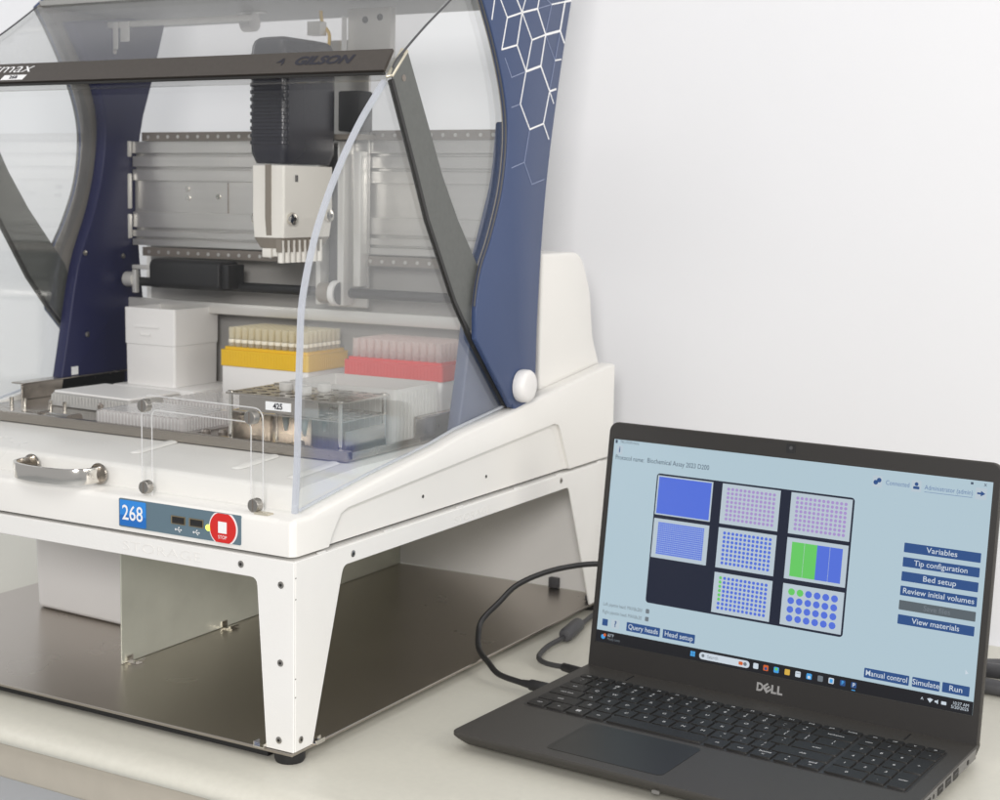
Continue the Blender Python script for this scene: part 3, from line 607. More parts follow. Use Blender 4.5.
# carriage and pipetting head
cg = MB().box(-0.2500, -0.1985, 0.3935, 0.3975, 0.332, 0.610).build('carriage_plate', 'alu', lh, bevel=0.001)
MB().box(-0.2500, -0.2440, 0.372, 0.3930, 0.335, 0.505).build('vertical_rail', 'alu_light', cg, bevel=0.001)
MB().box(-0.2240, -0.2160, 0.374, 0.3930, 0.335, 0.505).build('vertical_rail', 'alu_light', cg, bevel=0.001)
MB().box(-0.2080, -0.1990, 0.380, 0.3930, 0.355, 0.495).build('vertical_rail', 'alu_light', cg, bevel=0.001)
MB().box(-0.2430, -0.2250, 0.386, 0.3930, 0.345, 0.50).build('belt', 'dkgrey', cg)
MB().box(-0.2430, -0.1900, 0.366, 0.3930, 0.5065, 0.5120).build('carriage_shelf', 'taupe', cg)
MB().box(-0.2200, -0.1930, 0.368, 0.3930, 0.5150, 0.5560).build('stepper_motor', 'black', cg, bevel=0.002)
MB().box(-0.2180, -0.1660, 0.382, 0.3930, 0.575, 0.640).build('top_bracket', 'alu_light', cg, bevel=0.001)
mb = MB()
for x, z in ((-0.196, 0.628), (-0.178, 0.630), (-0.196, 0.590), (-0.178, 0.588)): mb.cyl((x, 0.3822, z), (x, 0.3812, z), 0.0035, 12)
mb.build('bracket_hole', 'dark', cg)
MB().box(-0.2200, -0.2185, 0.374, 0.3815, 0.595, 0.632).build('side_tab', 'print_white', cg)
mb = MB().box(-0.2620, -0.2460, 0.372, 0.384, 0.614, 0.628); mb.build('cable_plug', 'alu_light', cg)
mb = MB().tube([(-0.245, 0.385, 0.598), (-0.243, 0.385, 0.615), (-0.252, 0.385, 0.628), (-0.256, 0.388, 0.640)], 0.0018, 8); mb.build('ground_wire', 'yellow', cg)
for xa, xb, r_, mm in ((-0.2455, -0.2310, 0.0108, 'taupe'), (-0.2290, -0.2220, 0.0135, 'white_pp'), (-0.2215, -0.2190, 0.0120, 'dkgrey')):
    MB().cyl((xa, 0.3755, 0.3475), (xb, 0.3755, 0.3475), r_, 24).build('belt_pulley', mm, cg, bevel=0.0012)

hx0, hx1, hy0, hy1 = -0.2535, -0.2100, 0.2640, 0.3540
ph = MB()
plan = rpoly([(hx0, hy0), (hx1, hy0), (hx1, hy1), (hx0, hy1)], [0.008, 0.008, 0.010, 0.010], 4)
def inset(k, dy=0): return [((a-(hx0+hx1)/2)*k+(hx0+hx1)/2, (b-(hy0+hy1)/2)*(1-(1-k)*0.6)+(hy0+hy1)/2) for a, b in plan]
lv = [(0.4800, 0.84), (0.4900, 0.99), (0.4950, 1.0), (0.5850, 1.0), (0.5935, 0.97), (0.5990, 0.89), (0.6020, 0.74), (0.6032, 0.5)]
vs = []; N = len(plan)
for z, k in lv: vs += [(a, b, z) for a, b in inset(k)]
fs = [(i*N+j, i*N+(j+1) % N, (i+1)*N+(j+1) % N, (i+1)*N+j) for i in range(len(lv)-1) for j in range(N)]+[tuple(range(N)), tuple(range((len(lv)-1)*N, len(lv)*N))]
ph.add(vs, fs)
head = ph.build('pipetting_head', 'head', lh, ang=28)
mb = MB()
z = 0.4985
while z < 0.586:
    pp = [(a*1.0, b) for a, b in inset(1.045) if b < 0.285]; 
    qq = [(a, b) for a, b in inset(0.985) if b < 0.285]
    # ring segment around the front of the moulding
    ppx = sorted(pp, key=lambda p: math.atan2(p[1]-0.33, p[0]+0.2317)); qqx = sorted(qq, key=lambda p: math.atan2(p[1]-0.33, p[0]+0.2317))
    mb.prism(ppx+qqx[::-1], 'z', z, z+0.0036); z += 0.0070
mb.build('cooling_rib', 'head', head, bevel=0.0005, seg=1)
lp = rpoly([(-0.2515, 0.266), (-0.2115, 0.266), (-0.2115, 0.349), (-0.2515, 0.349)], 0.004, 3)
lp2 = [((a+0.2315)*0.93-0.2315, (b-0.3075)*0.96+0.3065) for a, b in lp]
mb = MB().prism(lp, 'z', 0.4270, 0.4780); mb.prism(lp2, 'z', 0.4075, 0.4270, 0, lp)
hb = mb.build('head_body', 'head_white', lh, ang=30)
MB().prism([(0.2645, 0.4790), (0.2659, 0.4790), (0.2659, 0.4275), (0.2682, 0.4078), (0.2668, 0.4078), (0.2645, 0.4272)], 'x', -0.2335, -0.2268).build('front_stripe', 'taupe', hb)
lp3 = [((a+0.2315)*0.70-0.2315, (b-0.3075)*0.84+0.3060) for a, b in lp]
MB().prism(lp3, 'z', 0.3970, 0.4073, 0, lp2).build('nozzle_block', 'taupe', hb)
for c, a in (((-0.2516, 0.277, 0.4262), (-1,0,0)), ((-0.2114, 0.2765, 0.4262), (1,0,0)), ((-0.2114, 0.338, 0.4290), (1,0,0))):
    mb = MB().lathe([(0.0058, 0), (0.0064, 0.0014), (0.0060, 0.0045), (0.0026, 0.0058)], c, a, 18); mb.cyl(Vector(c)+Vector(a)*0.0056, Vector(c)+Vector(a)*0.0060, 0.0024, 6, m=1)
    mb.build('thumb_screw', ['chrome', 'dark'], hb)
for i in range(8):
    y = 0.2680+i*0.0090
    mb = MB().lathe([(0.0034, 0.0), (0.0034, 0.012), (0.0030, 0.0165), (0.0030, 0.022)], (-0.2160, y, 0.3830), n=12); mb.build('nozzle', 'head_white', hb)
    MB().box(-0.2190, -0.2125, y-0.0046, y-0.0036, 0.3935, 0.4060).build('comb_tooth', 'taupe', hb)
mb = MB().box(-0.2400, -0.2290, 0.268, 0.274, 0.3880, 0.3968).box(-0.2270, -0.2215, 0.268, 0.274, 0.3890, 0.3968); mb.build('ejector', 'head_white', hb, bevel=0.0008)
mb = MB(); mb.box(-0.2105, -0.2100, 0.2832, 0.2842, 0.4625, 0.4690).box(-0.2105, -0.2100, 0.2858, 0.2868, 0.4625, 0.4690); mb.T = Matrix()
mb.build('printed_mark', 'ink', hb)

# ------------------------------------------------------------------ labware on the deck
ZD = 0.2263
# tall open white box (two stacked halves)
tbx = thing('tip_waste_box', (-0.4475, 0.372, ZD), 'tall open white plastic box of two stacked halves beside the navy column', 'box')
T = WORLD[tbx]
def openbox(mb, hx, hy, z0, z1, t, taper=0.0):
    o0 = rr(-hx, hx, -hy, hy, 0.003, 3); o1 = rr(-hx-taper, hx+taper, -hy-taper, hy+taper, 0.003, 3); i1 = rr(-hx-taper+t, hx+taper-t, -hy-taper+t, hy+taper-t, 0.002, 3); i0 = rr(-hx+t, hx-t, -hy+t, hy-t, 0.002, 3)
    n = len(o0); vs = [(a, b, z0) for a, b in o0]+[(a, b, z1) for a, b in o1]+[(a, b, z1) for a, b in i1]+[(a, b, z0+t) for a, b in i0]
    fs = [tuple(range(n-1, -1, -1)), tuple(range(3*n, 4*n))]
    for s_ in range(3): fs += [(s_*n+k, s_*n+(k+1) % n, (s_+1)*n+(k+1) % n, (s_+1)*n+k) for k in range(n)]
    mb.add(vs, fs)
mb = MB(T).box(-0.047, 0.070, -0.045, 0.044, 0.0, 0.0105); mb.build('adapter_base', 'white_pp', tbx, bevel=0.001)
mb = MB(T); openbox(mb, 0.0352, 0.0362, 0.0107, 0.0560, 0.002, 0.0004); mb.build('lower_half', 'white_pp', tbx)
mb = MB(T); openbox(mb, 0.0364, 0.0374, 0.0563, 0.0965, 0.0022, 0.0002)
# raised moulding on the front face
mb.box(-0.021, 0.015, -0.0386, -0.0376, 0.0748, 0.0760).box(-0.0125, 0.002, -0.0386, -0.0376, 0.0660, 0.0672).box(-0.0135, -0.0124, -0.0384, -0.0376, 0.0672, 0.0690).box(0.0019, 0.0030, -0.0384, -0.0376, 0.0672, 0.0690)
mb.build('upper_half', 'white_pp', tbx)

def tip_rack(loc, name, label, c, tipm, base_h, deck_h, hx, hy, tz, nx, ny):
    t = thing(name, loc, label, 'tip rack'); T = WORLD[t]
    mb = MB(T).prism(rr(-hx+0.001, hx-0.001, -hy+0.001, hy-0.001, 0.003, 3), 'z', 0.0, base_h); mb.build('base', 'white_pp', t, bevel=0.001)
    mb = MB(T).prism(rr(-hx, hx, -hy, hy, 0.003, 3), 'z', base_h+0.0002, base_h+deck_h-0.003).prism(rr(-hx+0.003, hx-0.003, -hy+0.003, hy-0.003, 0.003, 3), 'z', base_h+deck_h-0.003, base_h+deck_h)
    n_ = 28
    for i in range(n_):      # fine vertical ribs along the front and the side
        x = -hx+0.006+(2*hx-0.012)*i/(n_-1); mb.box(x-0.0007, x+0.0007, -hy-0.0004, -hy, base_h+0.002, base_h+deck_h-0.005)
    for i in range(18):
        y = -hy+0.006+(2*hy-0.012)*i/17; mb.box(hx, hx+0.0004, y-0.0007, y+0.0007, base_h+0.002, base_h+deck_h-0.005)
    mb.build('deck_plate', c, t, bevel=0.0004, seg=1)
    px = (2*hx-0.010)/nx; py = (2*hy-0.010)/ny; zt_ = base_h+deck_h
    proto = None
    for j in range(ny):
        for i in range(nx):
            x = -hx+0.005+px*(i+.5); y = -hy+0.005+py*(j+.5)
            if proto is None:
                mb = MB(); r_ = min(px, py)*0.47
                mb.lathe([(r_*0.86, 0.0), (r_*0.92, tz*0.20)], (0, 0, 0), n=10, m=0)
                mb.lathe([(r_*0.95, tz*0.20), (r_, tz*0.23), (r_, tz*0.36), (r_*0.95, tz*0.38)], (0, 0, 0), n=10, m=1)
                mb.lathe([(r_*0.90, tz*0.38), (r_*0.96, tz), (r_*0.80, tz), (r_*0.74, tz*0.44)], (0, 0, 0), n=10, m=0)
                proto = mb.build('pipette_tip', [tipm, 'tip_collar' if tipm == 'tip' else tipm], t, local=True); proto.location = (x, y, zt_)
            else:
                c_ = proto.copy(); COL.objects.link(c_); c_.parent = t; c_.location = (x, y, zt_)
    return t
tip_rack((-0.2905, 0.3722, ZD), 'tip_rack', 'pipette tip rack with yellow plate holding rows of natural tips on white base', 'yellow', 'tip', 0.0405, 0.0205, 0.0580, 0.0372, 0.0205, 12, 8)
tip_rack((-0.1290, 0.3722, ZD), 'tip_rack', 'pipette tip rack with red plate and rosy tips behind the side window', 'red', 'tip_red', 0.0425, 0.0185, 0.0590, 0.0372, 0.0185, 12, 8)

# frosted reservoir in front of the red rack
rs = thing('reservoir', (-0.105, 0.2500, ZD), 'frosted ribbed reservoir trough standing in front of the red tip rack', 'reservoir'); T = WORLD[rs]
mb = MB(T); openbox(mb, 0.0590, 0.0370, 0.0, 0.050, 0.002, 0.001); mb.build('trough', 'frost', rs)
mb = MB(T)
for i in range(12):
    y = -0.033+0.006*i; mb.box(0.0600, 0.0606, y-0.0008, y+0.0008, 0.003, 0.046)
for i in range(20):
    x = -0.055+0.0058*i; mb.box(x-0.0008, x+0.0008, -0.0386, -0.0380, 0.003, 0.046)
mb.build('rib', 'frost', rs)

# clear 96 well plates
def well_plate(loc, label, rz=0.0):
    t = thing('well_plate', loc, label, 'well plate', rz, 'clear well plates on the deck'); hx, hy = 0.0560, 0.0385
    mb = MB()
    mb.prism(rr(-hx, hx, -hy, hy, 0.004, 3), 'z', 0.0, 0.0022)
    o1 = rr(-hx+0.001, hx-0.001, -hy+0.001, hy-0.001, 0.004, 3); i1 = rr(-hx+0.0022, hx-0.0022, -hy+0.0022, hy-0.0022, 0.003, 3); n = len(o1)
    mb.add([(a, b, z) for z in (0.0023, 0.0140) for a, b in o1]+[(a, b, z) for z in (0.0140, 0.0023) for a, b in i1], [(s_*n+k, s_*n+(k+1) % n, (s_+1)*n+(k+1) % n, (s_+1)*n+k) for s_ in range(3) for k in range(n)])
    for i in range(25):
        x = -hx+0.006+(2*hx-0.012)*i/24
        mb.box(x-0.0004, x+0.0004, -hy+0.0004, -hy+0.0009, 0.0024, 0.0135, 1); mb.box(x-0.0004, x+0.0004, hy-0.0009, hy-0.0004, 0.0024, 0.0135, 1)
    for i in range(17):
        y = -hy+0.006+(2*hy-0.012)*i/16; mb.box(hx-0.0009, hx-0.0004, y-0.0004, y+0.0004, 0.0024, 0.0135, 1)
    mb.build('skirt', ['poly', 'acrylic_line'], t, local=True)
    mb = MB(); px = (2*hx-0.008)/12; py = (2*hy-0.008)/8
    for i in range(12):
        for j in range(8):
            x = -hx+0.004+px*(i+.5); y = -hy+0.004+py*(j+.5)
            mb.lathe([(0.0, 0.0030), (0.0032, 0.0030), (0.0036, 0.0145)], (x, y, 0), n=9); mb.lathe([(0.0034, 0.0146), (0.0042, 0.0146), (0.0042, 0.0150), (0.0034, 0.0150)], (x, y, 0), n=9, m=1)
    mb.build('well_grid', ['poly', 'acrylic_line'], t, local=True)
    return t
wp = well_plate((-0.2880, 0.1775, ZD+0.001), 'clear well plate at the front of the deck beside the steel tube rack')
w2 = wp.copy(); COL.objects.link(w2); w2.location = (-0.2900, 0.2750, ZD+0.001); w2['label'] = 'clear well plate in mid deck right in front of the yellow tip rack'
for ch in list(wp.children):
    c_ = ch.copy(); COL.objects.link(c_); c_.parent = w2

# sealed white plate
sp = thing('sealed_plate', (-0.4180, 0.2510, ZD+0.001), 'low plate with a flat white sealing sheet, left of the clear well plates', 'sealed plate', R(-3)); T = WORLD[sp]
mb = MB(T).prism(rr(-0.0600, 0.0600, -0.0405, 0.0405, 0.004, 3), 'z', 0.0, 0.0125, 0, rr(-0.0570, 0.0570, -0.0380, 0.0380, 0.004, 3))
for i in range(24):
    x = -0.054+0.0047*i; mb.box(x-0.0006, x+0.0006, -0.0402, -0.0392, 0.002, 0.0115)
mb.build('tray', 'frost', sp)
mb = MB(T).prism(rr(-0.0555, 0.0555, -0.0368, 0.0368, 0.003, 3), 'z', 0.0127, 0.0150); mb.build('seal_sheet', 'white_pp', sp, bevel=0.0005, seg=1)

# steel tube rack with label 425
kx0, kx1, ky0, ky1 = -0.1720, -0.0450, 0.1280, 0.2020
tr = thing('tube_rack', ((kx0+kx1)/2, (ky0+ky1)/2, ZD), 'stainless steel tube rack with a perforated top and paper label 425', 'tube rack')
mb = MB(); holed_plate(mb, kx0, kx1, ky0, ky1, 0.2722, 0.2738, 8, 5, 0.0048); mb.build('top_plate', 'rack_steel', tr)
mb = MB(); holed_plate(mb, kx0+0.002, kx1-0.0005, ky0+0.003, ky1-0.002, 0.2560, 0.2572, 8, 5, 0.0048); mb.build('middle_plate', 'rack_steel', tr)
MB().box(kx0+0.001, kx1-0.001, ky0-0.0005, ky1, ZD+0.0003, ZD+0.0022).build('bottom_plate', 'rack_steel', tr)
for x in (kx0+0.0035, kx1-0.0035):
    for y in (ky0+0.0030, ky1-0.0030): MB().cyl((x, y, ZD+0.0022), (x, y, 0.2722), 0.0019, 12).lathe([(0.0030, 0.2738), (0.0030, 0.2750), (0.0, 0.2752)], (x, y, 0), n=12).build('post', 'chrome', tr)
sk = MB().box(-0.1560, -0.0700, ky0-0.0006, ky0+0.0006, 0.2588, 0.2720).build('front_skirt', 'rack_steel', tr)
mb = MB().box(-0.1262, -0.0985, ky0-0.0012, ky0-0.0007, 0.2615, 0.2690); mb.text('425', 0.0072, facing_front(-0.1124, ky0-0.0014, 0.2652), 1, bold=0.00025, width=0.0105)
mb.build('paper_label', ['paper', 'ink'], sk)
MB().box(kx1-0.0014, kx1-0.0002, ky0+0.0060, ky1-0.006, ZD+0.0024, 0.2480).build('side_panel', 'rack_steel', tr)
MB().box(kx0+0.0002, kx0+0.0014, ky0+0.0060, ky1-0.006, ZD+0.0024, 0.2550).build('side_panel', 'rack_steel', tr)
MB().box(-0.166, -0.128, ky1-0.004, ky1-0.0028, ZD+0.0024, 0.270).build('rear_panel', 'rack_steel', tr)
MB().lathe([(0.004, 0), (0.004, 0.006), (0.0028, 0.0075), (0, 0.0077)], (-0.0930, 0.1330, ZD+0.0023), n=14).build('clamp_knob', 'rail', tr)
dx = (kx1-kx0)/8; dy = (ky1-ky0)/5
tubes = ((2, 2), (3, 2), (4, 3), (4, 1))
tlab = ('translucent capped tube at the left end of the steel rack', 'translucent capped tube second from the left in the steel rack', 'translucent capped tube farthest back in the steel rack', 'translucent capped tube nearest the front of the steel rack')
for (i, j), lb_ in zip(tubes, tlab):
    x = kx0+dx*(i+.5); y = ky0+dy*(j+.5)
    t = thing('sample_tube', (x, y, 0.2740), lb_, 'sample tube', 0.0, 'capped tubes in the steel rack'); T = WORLD[t]
    mb = MB(T).lathe([(0.0, -0.037), (0.0016, -0.0365), (0.0042, -0.020), (0.0045, 0.0), (0.0060, 0.0004), (0.0060, 0.0018)], (0, 0, 0), n=16); mb.build('tube_body', 'frost', t)
    mb = MB(T).lathe([(0.0, -0.0355), (0.0013, -0.0352), (0.0031, -0.0235), (0.0, -0.0235)], (0, 0, 0), n=12); mb.build('sample', 'sample', t)
    mb = MB(T).lathe([(0.0062, 0.0019), (0.0064, 0.0070), (0.0052, 0.0078), (0.0, 0.0072)], (0, 0, 0), n=18); mb.build('cap', 'frost', t)

# ------------------------------------------------------------------ laptop
LX, LY, YAW, TH, HV, CH, TOPB = 0.26401, 0.08867, -0.063536, 0.142104, 0.22593, 0.028248, 0.0160
lt = thing('laptop', (LX, LY, 0.0), 'open charcoal laptop with numeric keypad showing a pale blue control program', 'laptop', YAW)
LT = WORLD[lt]
BT = 0.0172; hw = 0.1805
mb = MB(LT)
pb = rr(-hw, hw, 0.0, 0.2405, 0.008, 5)
lo_ = [(a*0.985, (b-0.12)*0.975+0.12) for a, b in pb]
lev = [(0.0030, 0.960, 0.945), (0.0075, 0.990, 0.984), (0.0140, 1.0, 1.0), (BT-0.0006, 1.0, 1.0), (BT, 0.997, 0.996)]
vs = []; N = len(pb)
for z, kx, ky in lev: vs += [(a*kx, (b-0.12)*ky+0.12, z+(0.0042*(1-b/0.24) if z < 0.009 else 0)) for a, b in pb]
mb.add(vs, [(i*N+j, i*N+(j+1) % N, (i+1)*N+(j+1) % N, (i+1)*N+j) for i in range(len(lev)-1) for j in range(N)]+[tuple(range(N)), tuple(range((len(lev)-1)*N, len(lev)*N))])
base = mb.build('base', 'lap', lt, ang=40)
for u in (-0.13, 0.13):
    for v in (0.03, 0.205):
        m_ = MB(LT).prism(rr(u-0.02, u+0.02, v-0.005, v+0.005, 0.004, 3), 'z', 0.0002, 0.0032); m_.build('rubber_foot', 'black', base)
mb = MB(LT).box(hw-0.0002, hw+0.0003, 0.088, 0.222, 0.0075, 0.0158); mb.build('side_trim', 'lap_side', base, bevel=0.0004, seg=1)
def port(v0, v1, z0, z1, nm, r=0.0008, tongue=False):
    m_ = MB(LT).prism(rr(v0, v1, z0, z1, r, 3), 'x', hw+0.0002, hw+0.0006, 0)
    if tongue: m_.box(hw+0.0007, hw+0.0008, v0+0.0025, v1-0.0025, (z0+z1)/2+0.0004, (z0+z1)/2+0.0014, 1)
    m_.build(nm, ['dark', 'dkgrey'], base)
port(0.0930, 0.1060, 0.0100, 0.0132, 'card_slot', 0.0012); port(0.1115, 0.1150, 0.0095, 0.0130, 'audio_jack', 0.0017); port(0.1225, 0.1360, 0.0085, 0.0145, 'usb_port', tongue=True); port(0.1420, 0.1555, 0.0085, 0.0145, 'usb_port', tongue=True)
port(0.1615, 0.1745, 0.0078, 0.0150, 'network_port', tongue=True); port(0.1975, 0.2020, 0.0095, 0.0130, 'lock_slot', 0.0006)
m_ = MB(LT).prism(rr(-0.0985, 0.0045, 0.0140, 0.0860, 0.005, 4), 'z', BT+0.00005, BT+0.00025); m_.build('touchpad', 'pad', lt)
m_ = MB(LT).prism(rr(0.0040, 0.0105, 0.0085, 0.0113, 0.0012, 3), 'y', -0.0003, 0.0006); m_.build('indicator_light', 'lap_side', base)
kb = MB(LT).prism(rr(-0.1685, 0.1668, 0.0925, 0.1950, 0.003, 3), 'z', BT+0.00005, BT+0.0002).build('keyboard', 'lap_dark', lt)
KX0 = -0.1672; PU = (0.0985-KX0)/15; VB = 0.0940; PV = 0.0183
def key(u0, u1, v0, v1, s='', s2=None, sz=0.0050):
    g = 0.0011; a = rr(u0+g, u1-g, v0+g, v1-g, 0.0012, 2); c = [((p[0]-(u0+u1)/2)*0.965+(u0+u1)/2, (p[1]-(v0+v1)/2)*0.965+(v0+v1)/2) for p in a]
    mb = MB(LT).prism(a, 'z', BT+0.0003, BT+0.0016, 0, c)
    if s == '#':
        for a_ in (0, 1):
            for b_ in (0, 1): mb.box((u0+u1)/2-0.0021+0.0022*a_, (u0+u1)/2-0.0021+0.0022*a_+0.0019, (v0+v1)/2-0.0021+0.0022*b_, (v0+v1)/2-0.0021+0.0022*b_+0.0019, BT+0.00162, BT+0.0017, 1)
    elif s: mb.text(s, sz, Matrix.Translation(((u0+u1)/2, (v0+v1)/2-(0.0022 if s2 else 0), BT+0.00168)), 1, bold=0.00008)
    if s2: mb.text(s2, sz*0.92, Matrix.Translation(((u0+u1)/2, (v0+v1)/2+0.0036, BT+0.00168)), 1, bold=0.00008)
    mb.build('key', ['key', 'legend'], kb, bevel=0.0)
def row(r, items, h=1.0, u=0.0, sz=0.0050):
    v0 = VB+PV*r
    for it in items:
        s, wd = it[0], it[1]; s2 = it[2] if len(it) > 2 else None
        key(KX0+PU*u, KX0+PU*(u+wd), v0, v0+PV*h, s, s2, (0.0034 if len(s) > 1 else sz)); u += wd
row(5, [('esc', 1)]+[('F%d' % i, 1) for i in range(1, 13)]+[('prt', 1), ('home', 1)], 0.58, sz=0.004)
row(4, [('`', 1, '~')]+[(a, 1, b) for a, b in zip('1234567890-=', '!@#$%^&*()_+')]+[('backspace', 2)])
row(3, [('tab', 1.5)]+[(a, 1) for a in 'QWERTYUIOP']+[('[', 1, '{'), (']', 1, '}'), ('\\', 1.5, '|')])
row(2, [('caps lock', 1.75)]+[(a, 1) for a in 'ASDFGHJKL']+[(';', 1, ':'), ("'", 1, '"'), ('enter', 2.25)])
row(1, [('shift', 2.25)]+[(a, 1) for a in 'ZXCVBNM']+[(',', 1, '<'), ('.', 1, '>'), ('/', 1, '?'), ('shift', 2.75)])
row(0, [('ctrl', 1.09), ('fn', 1.09), ('#', 1.09), ('alt', 1.09), ('', 5.05), ('alt', 1.1), ('ctrl', 1.15), ('<', 1.1, 'home'), ('v', 1.1, '^'), ('>', 1.14, 'end')])
NX = 0.1003; NU = (0.1660-NX)/4
def nrow(r, items, h=1.0):
    for c_, wd, s in items: key(NX+NU*c_, NX+NU*(c_+wd), VB+PV*r, VB+PV*(r+h), s, None, 0.0034 if len(s) > 1 else 0.0046)
nrow(5, [(0, 1, 'on'), (1, 1, 'cal'), (2, 1, 'v'), (3, 1, 'o')], 0.58)
nrow(4, [(0, 1, 'num'), (1, 1, '/'), (2, 1, '*'), (3, 1, '-')])
nrow(3, [(0, 1, '7'), (1, 1, '8'), (2, 1, '9')]); nrow(2, [(3, 1, '+')], 2)
nrow(2, [(0, 1, '4'), (1, 1, '5'), (2, 1, '6')]); nrow(1, [(0, 1, '1'), (1, 1, '2'), (2, 1, '3')]); nrow(0, [(3, 1, 'enter')], 2)
nrow(0, [(0, 2, '0'), (2, 1, '.')])
# lid frame: x across, y up the lid, z out of the screen towards the user
ct, sn = math.cos(TH), math.sin(TH)
LID = LT @ Matrix(((1,0,0,0),(0,sn,-ct,HV),(0,ct,sn,0.01187),(0,0,0,1)))
LH = CH+0.18935+TOPB
lid = MB(LID).prism(rr(-hw, hw, -0.004, LH, 0.009, 5), 'z', -0.0070, -0.0004).build('lid', 'lap', lt, bevel=0.0012, seg=2)
bz = MB(LID)
ow, oh0, oh1 = hw-0.0010, -0.0030, LH-0.0010; iw, ih0, ih1 = 0.1746, CH-0.0006, CH+0.18935+0.0006
O_ = rr(-ow, ow, oh0, oh1, 0.008, 5); q = len(O_)//4
I_ = [(iw, ih1)]*6+[(-iw, ih1)]*6+[(-iw, ih0)]*6+[(iw, ih0)]*6
n = len(O_)
bz.add([(a, b, 0.0006) for a, b in O_]+[(a, b, 0.0006) for a, b in I_]+[(a, b, -0.0003) for a, b in O_]+[(a, b, -0.0003) for a, b in I_],
       [(k, (k+1) % n, n+(k+1) % n, n+k) for k in range(n)]+[(k, (k+1) % n, 2*n+(k+1) % n, 2*n+k) for k in range(n)]+[(n+k, n+(k+1) % n, 3*n+(k+1) % n, 3*n+k) for k in range(n)])
bez = bz.build('bezel', 'lap_dark', lt, ang=30)
wc = MB(LID).prism(rr(-0.0042, 0.0042, LH-0.0108, LH-0.0028, 0.001, 3), 'z', 0.0007, 0.0009).cyl((0, LH-0.0063, 0.0009), (0, LH-0.0063, 0.0012), 0.0016, 14, m=1).build('webcam', ['black', 'dkgrey'], bez)
mb = MB(LID @ Matrix.Translation((0, 0, 0.0008)))
ym = CH-0.0118
for ch, x in (('D', -0.0085), ('L', 0.0042), ('L', 0.0098)): mb.text(ch, 0.0098, Matrix.Translation((x, ym, 0)), width=(0.0062 if ch == 'D' else 0.0050), bold=0.0004)
mb.text('E', 0.0090, Matrix.Translation((-0.0019, ym, 0)) @ Matrix.Rotation(R(38), 4, 'Z'), width=0.0062, bold=0.0004)
mb.build('wordmark', 'silver', bez)
for u in (-0.125, 0.125):
    MB(LT).prism([(HV+0.0015, BT-0.002), (HV+0.008, BT-0.002), (HV+0.009, BT+0.004), (HV+0.0025, BT+0.004)], 'x', u-0.022, u+0.022).build('hinge', 'lap_dark', lt, bevel=0.0006, seg=1)

for u in (-0.128, 0.128): MB(LT).box(u-0.0005, u+0.0005, 0.2040, 0.2200, BT+0.00005, BT+0.0004).build('hinge_seam', 'black', base)
# screen content; (u, v) run 0..1 from the top left corner of the display
SWD, SHT = 0.3482, 0.18935
def su(u): return (u-0.5)*SWD
def sv(v): return CH+(1-v)*SHT
scn = MB(LID).box(-SWD/2, SWD/2, CH, CH+SHT, -0.0003, 0.00005, 0).build('screen', 's_bg', lt)
LV = [0.00005]
def rect(mb, u0, v0, u1, v1, z, m=0, r=0.0):
    if r: mb.prism(rr(su(u0), su(u1), sv(v1), sv(v0), r, 4), 'z', z-0.00003, z, m)
    else: mb.box(su(u0), su(u1), sv(v1), sv(v0), z-0.00003, z, m)
def stext(mb, s, u, v, size, z, m, ax='LEFT', width=None, bold=0.0):
    mb.text(s, size, Matrix.Translation((su(u), sv(v), z)), m, ax=ax, width=width, bold=bold)
mb = MB(LID); rect(mb, 0.136, 0.141, 0.675, 0.769, 0.00012, 0, 0.003); mb.build('deck_map', 's_navy', scn)
U = (0.1395, 0.3245, 0.5115); W_ = 0.1585; V = (0.150, 0.3575, 0.5690); H_ = 0.1895
def tile(c, r, kind):
    mb = MB(LID); u0, v0 = U[c], V[r]; rect(mb, u0, v0, u0+W_, v0+H_, 0.00018, 0)
    def dot(u, v, rad, m): mb.cyl((su(u), sv(v), 0.00020), (su(u), sv(v), 0.00024), rad, 10, m=m)
    if kind == 'full': rect(mb, u0+0.004, v0+0.006, u0+W_-0.004, v0+H_-0.006, 0.00024, 1)
    elif kind == 'lines':
        rect(mb, u0+0.013, v0+0.016, u0+W_-0.013, v0+H_-0.018, 0.00022, 2)
        for i in range(24):
            for j in range(16): rect(mb, u0+0.0135+i*0.00554, v0+0.0175+j*0.0097, u0+0.0135+i*0.00554+0.0046, v0+0.0175+j*0.0097+0.0062, 0.00026, 1)
    elif kind in ('v96', 'b96', 'g96'):
        for i in range(12):
            for j in range(8): dot(u0+0.0175+0.01135*i, v0+0.0240+0.0201*j, 0.00145, 1 if kind == 'v96' else (2 if kind == 'g96' and i == 0 and j < 6 else 1))
    elif kind == 'bars':
        rect(mb, u0+0.0135, v0+0.018, u0+0.0135+0.066, v0+H_-0.014, 0.00023, 2); rect(mb, u0+0.0795, v0+0.018, u0+W_-0.0135, v0+H_-0.014, 0.00023, 1)
        for t in (0.0465, 0.1125): rect(mb, u0+t-0.0004, v0+0.018, u0+t+0.0004, v0+H_-0.014, 0.00027, 0)
    elif kind == 'w24':
        for i in range(6):
            for j in range(4): dot(u0+0.0235+0.0223*i, v0+0.0345+0.0404*j, 0.0031, 2 if j == 0 and i < 2 else 1)
    m2 = {'full': ['s_tile', 's_blue'], 'lines': ['s_tile', 's_blue', 's_pale'], 'v96': ['s_tile', 's_vio'], 'b96': ['s_tile', 's_blue'], 'g96': ['s_tile', 's_blue', 's_green'], 'bars': ['s_tile', 's_blue', 's_green'], 'w24': ['s_tile', 's_blue', 's_green']}[kind]
    mb.build('plate_tile', m2, scn)
for c, r, kd in ((0,0,'full'),(1,0,'v96'),(2,0,'v96'),(0,1,'lines'),(1,1,'b96'),(2,1,'bars'),(1,2,'g96'),(2,2,'w24')): tile(c, r, kd)
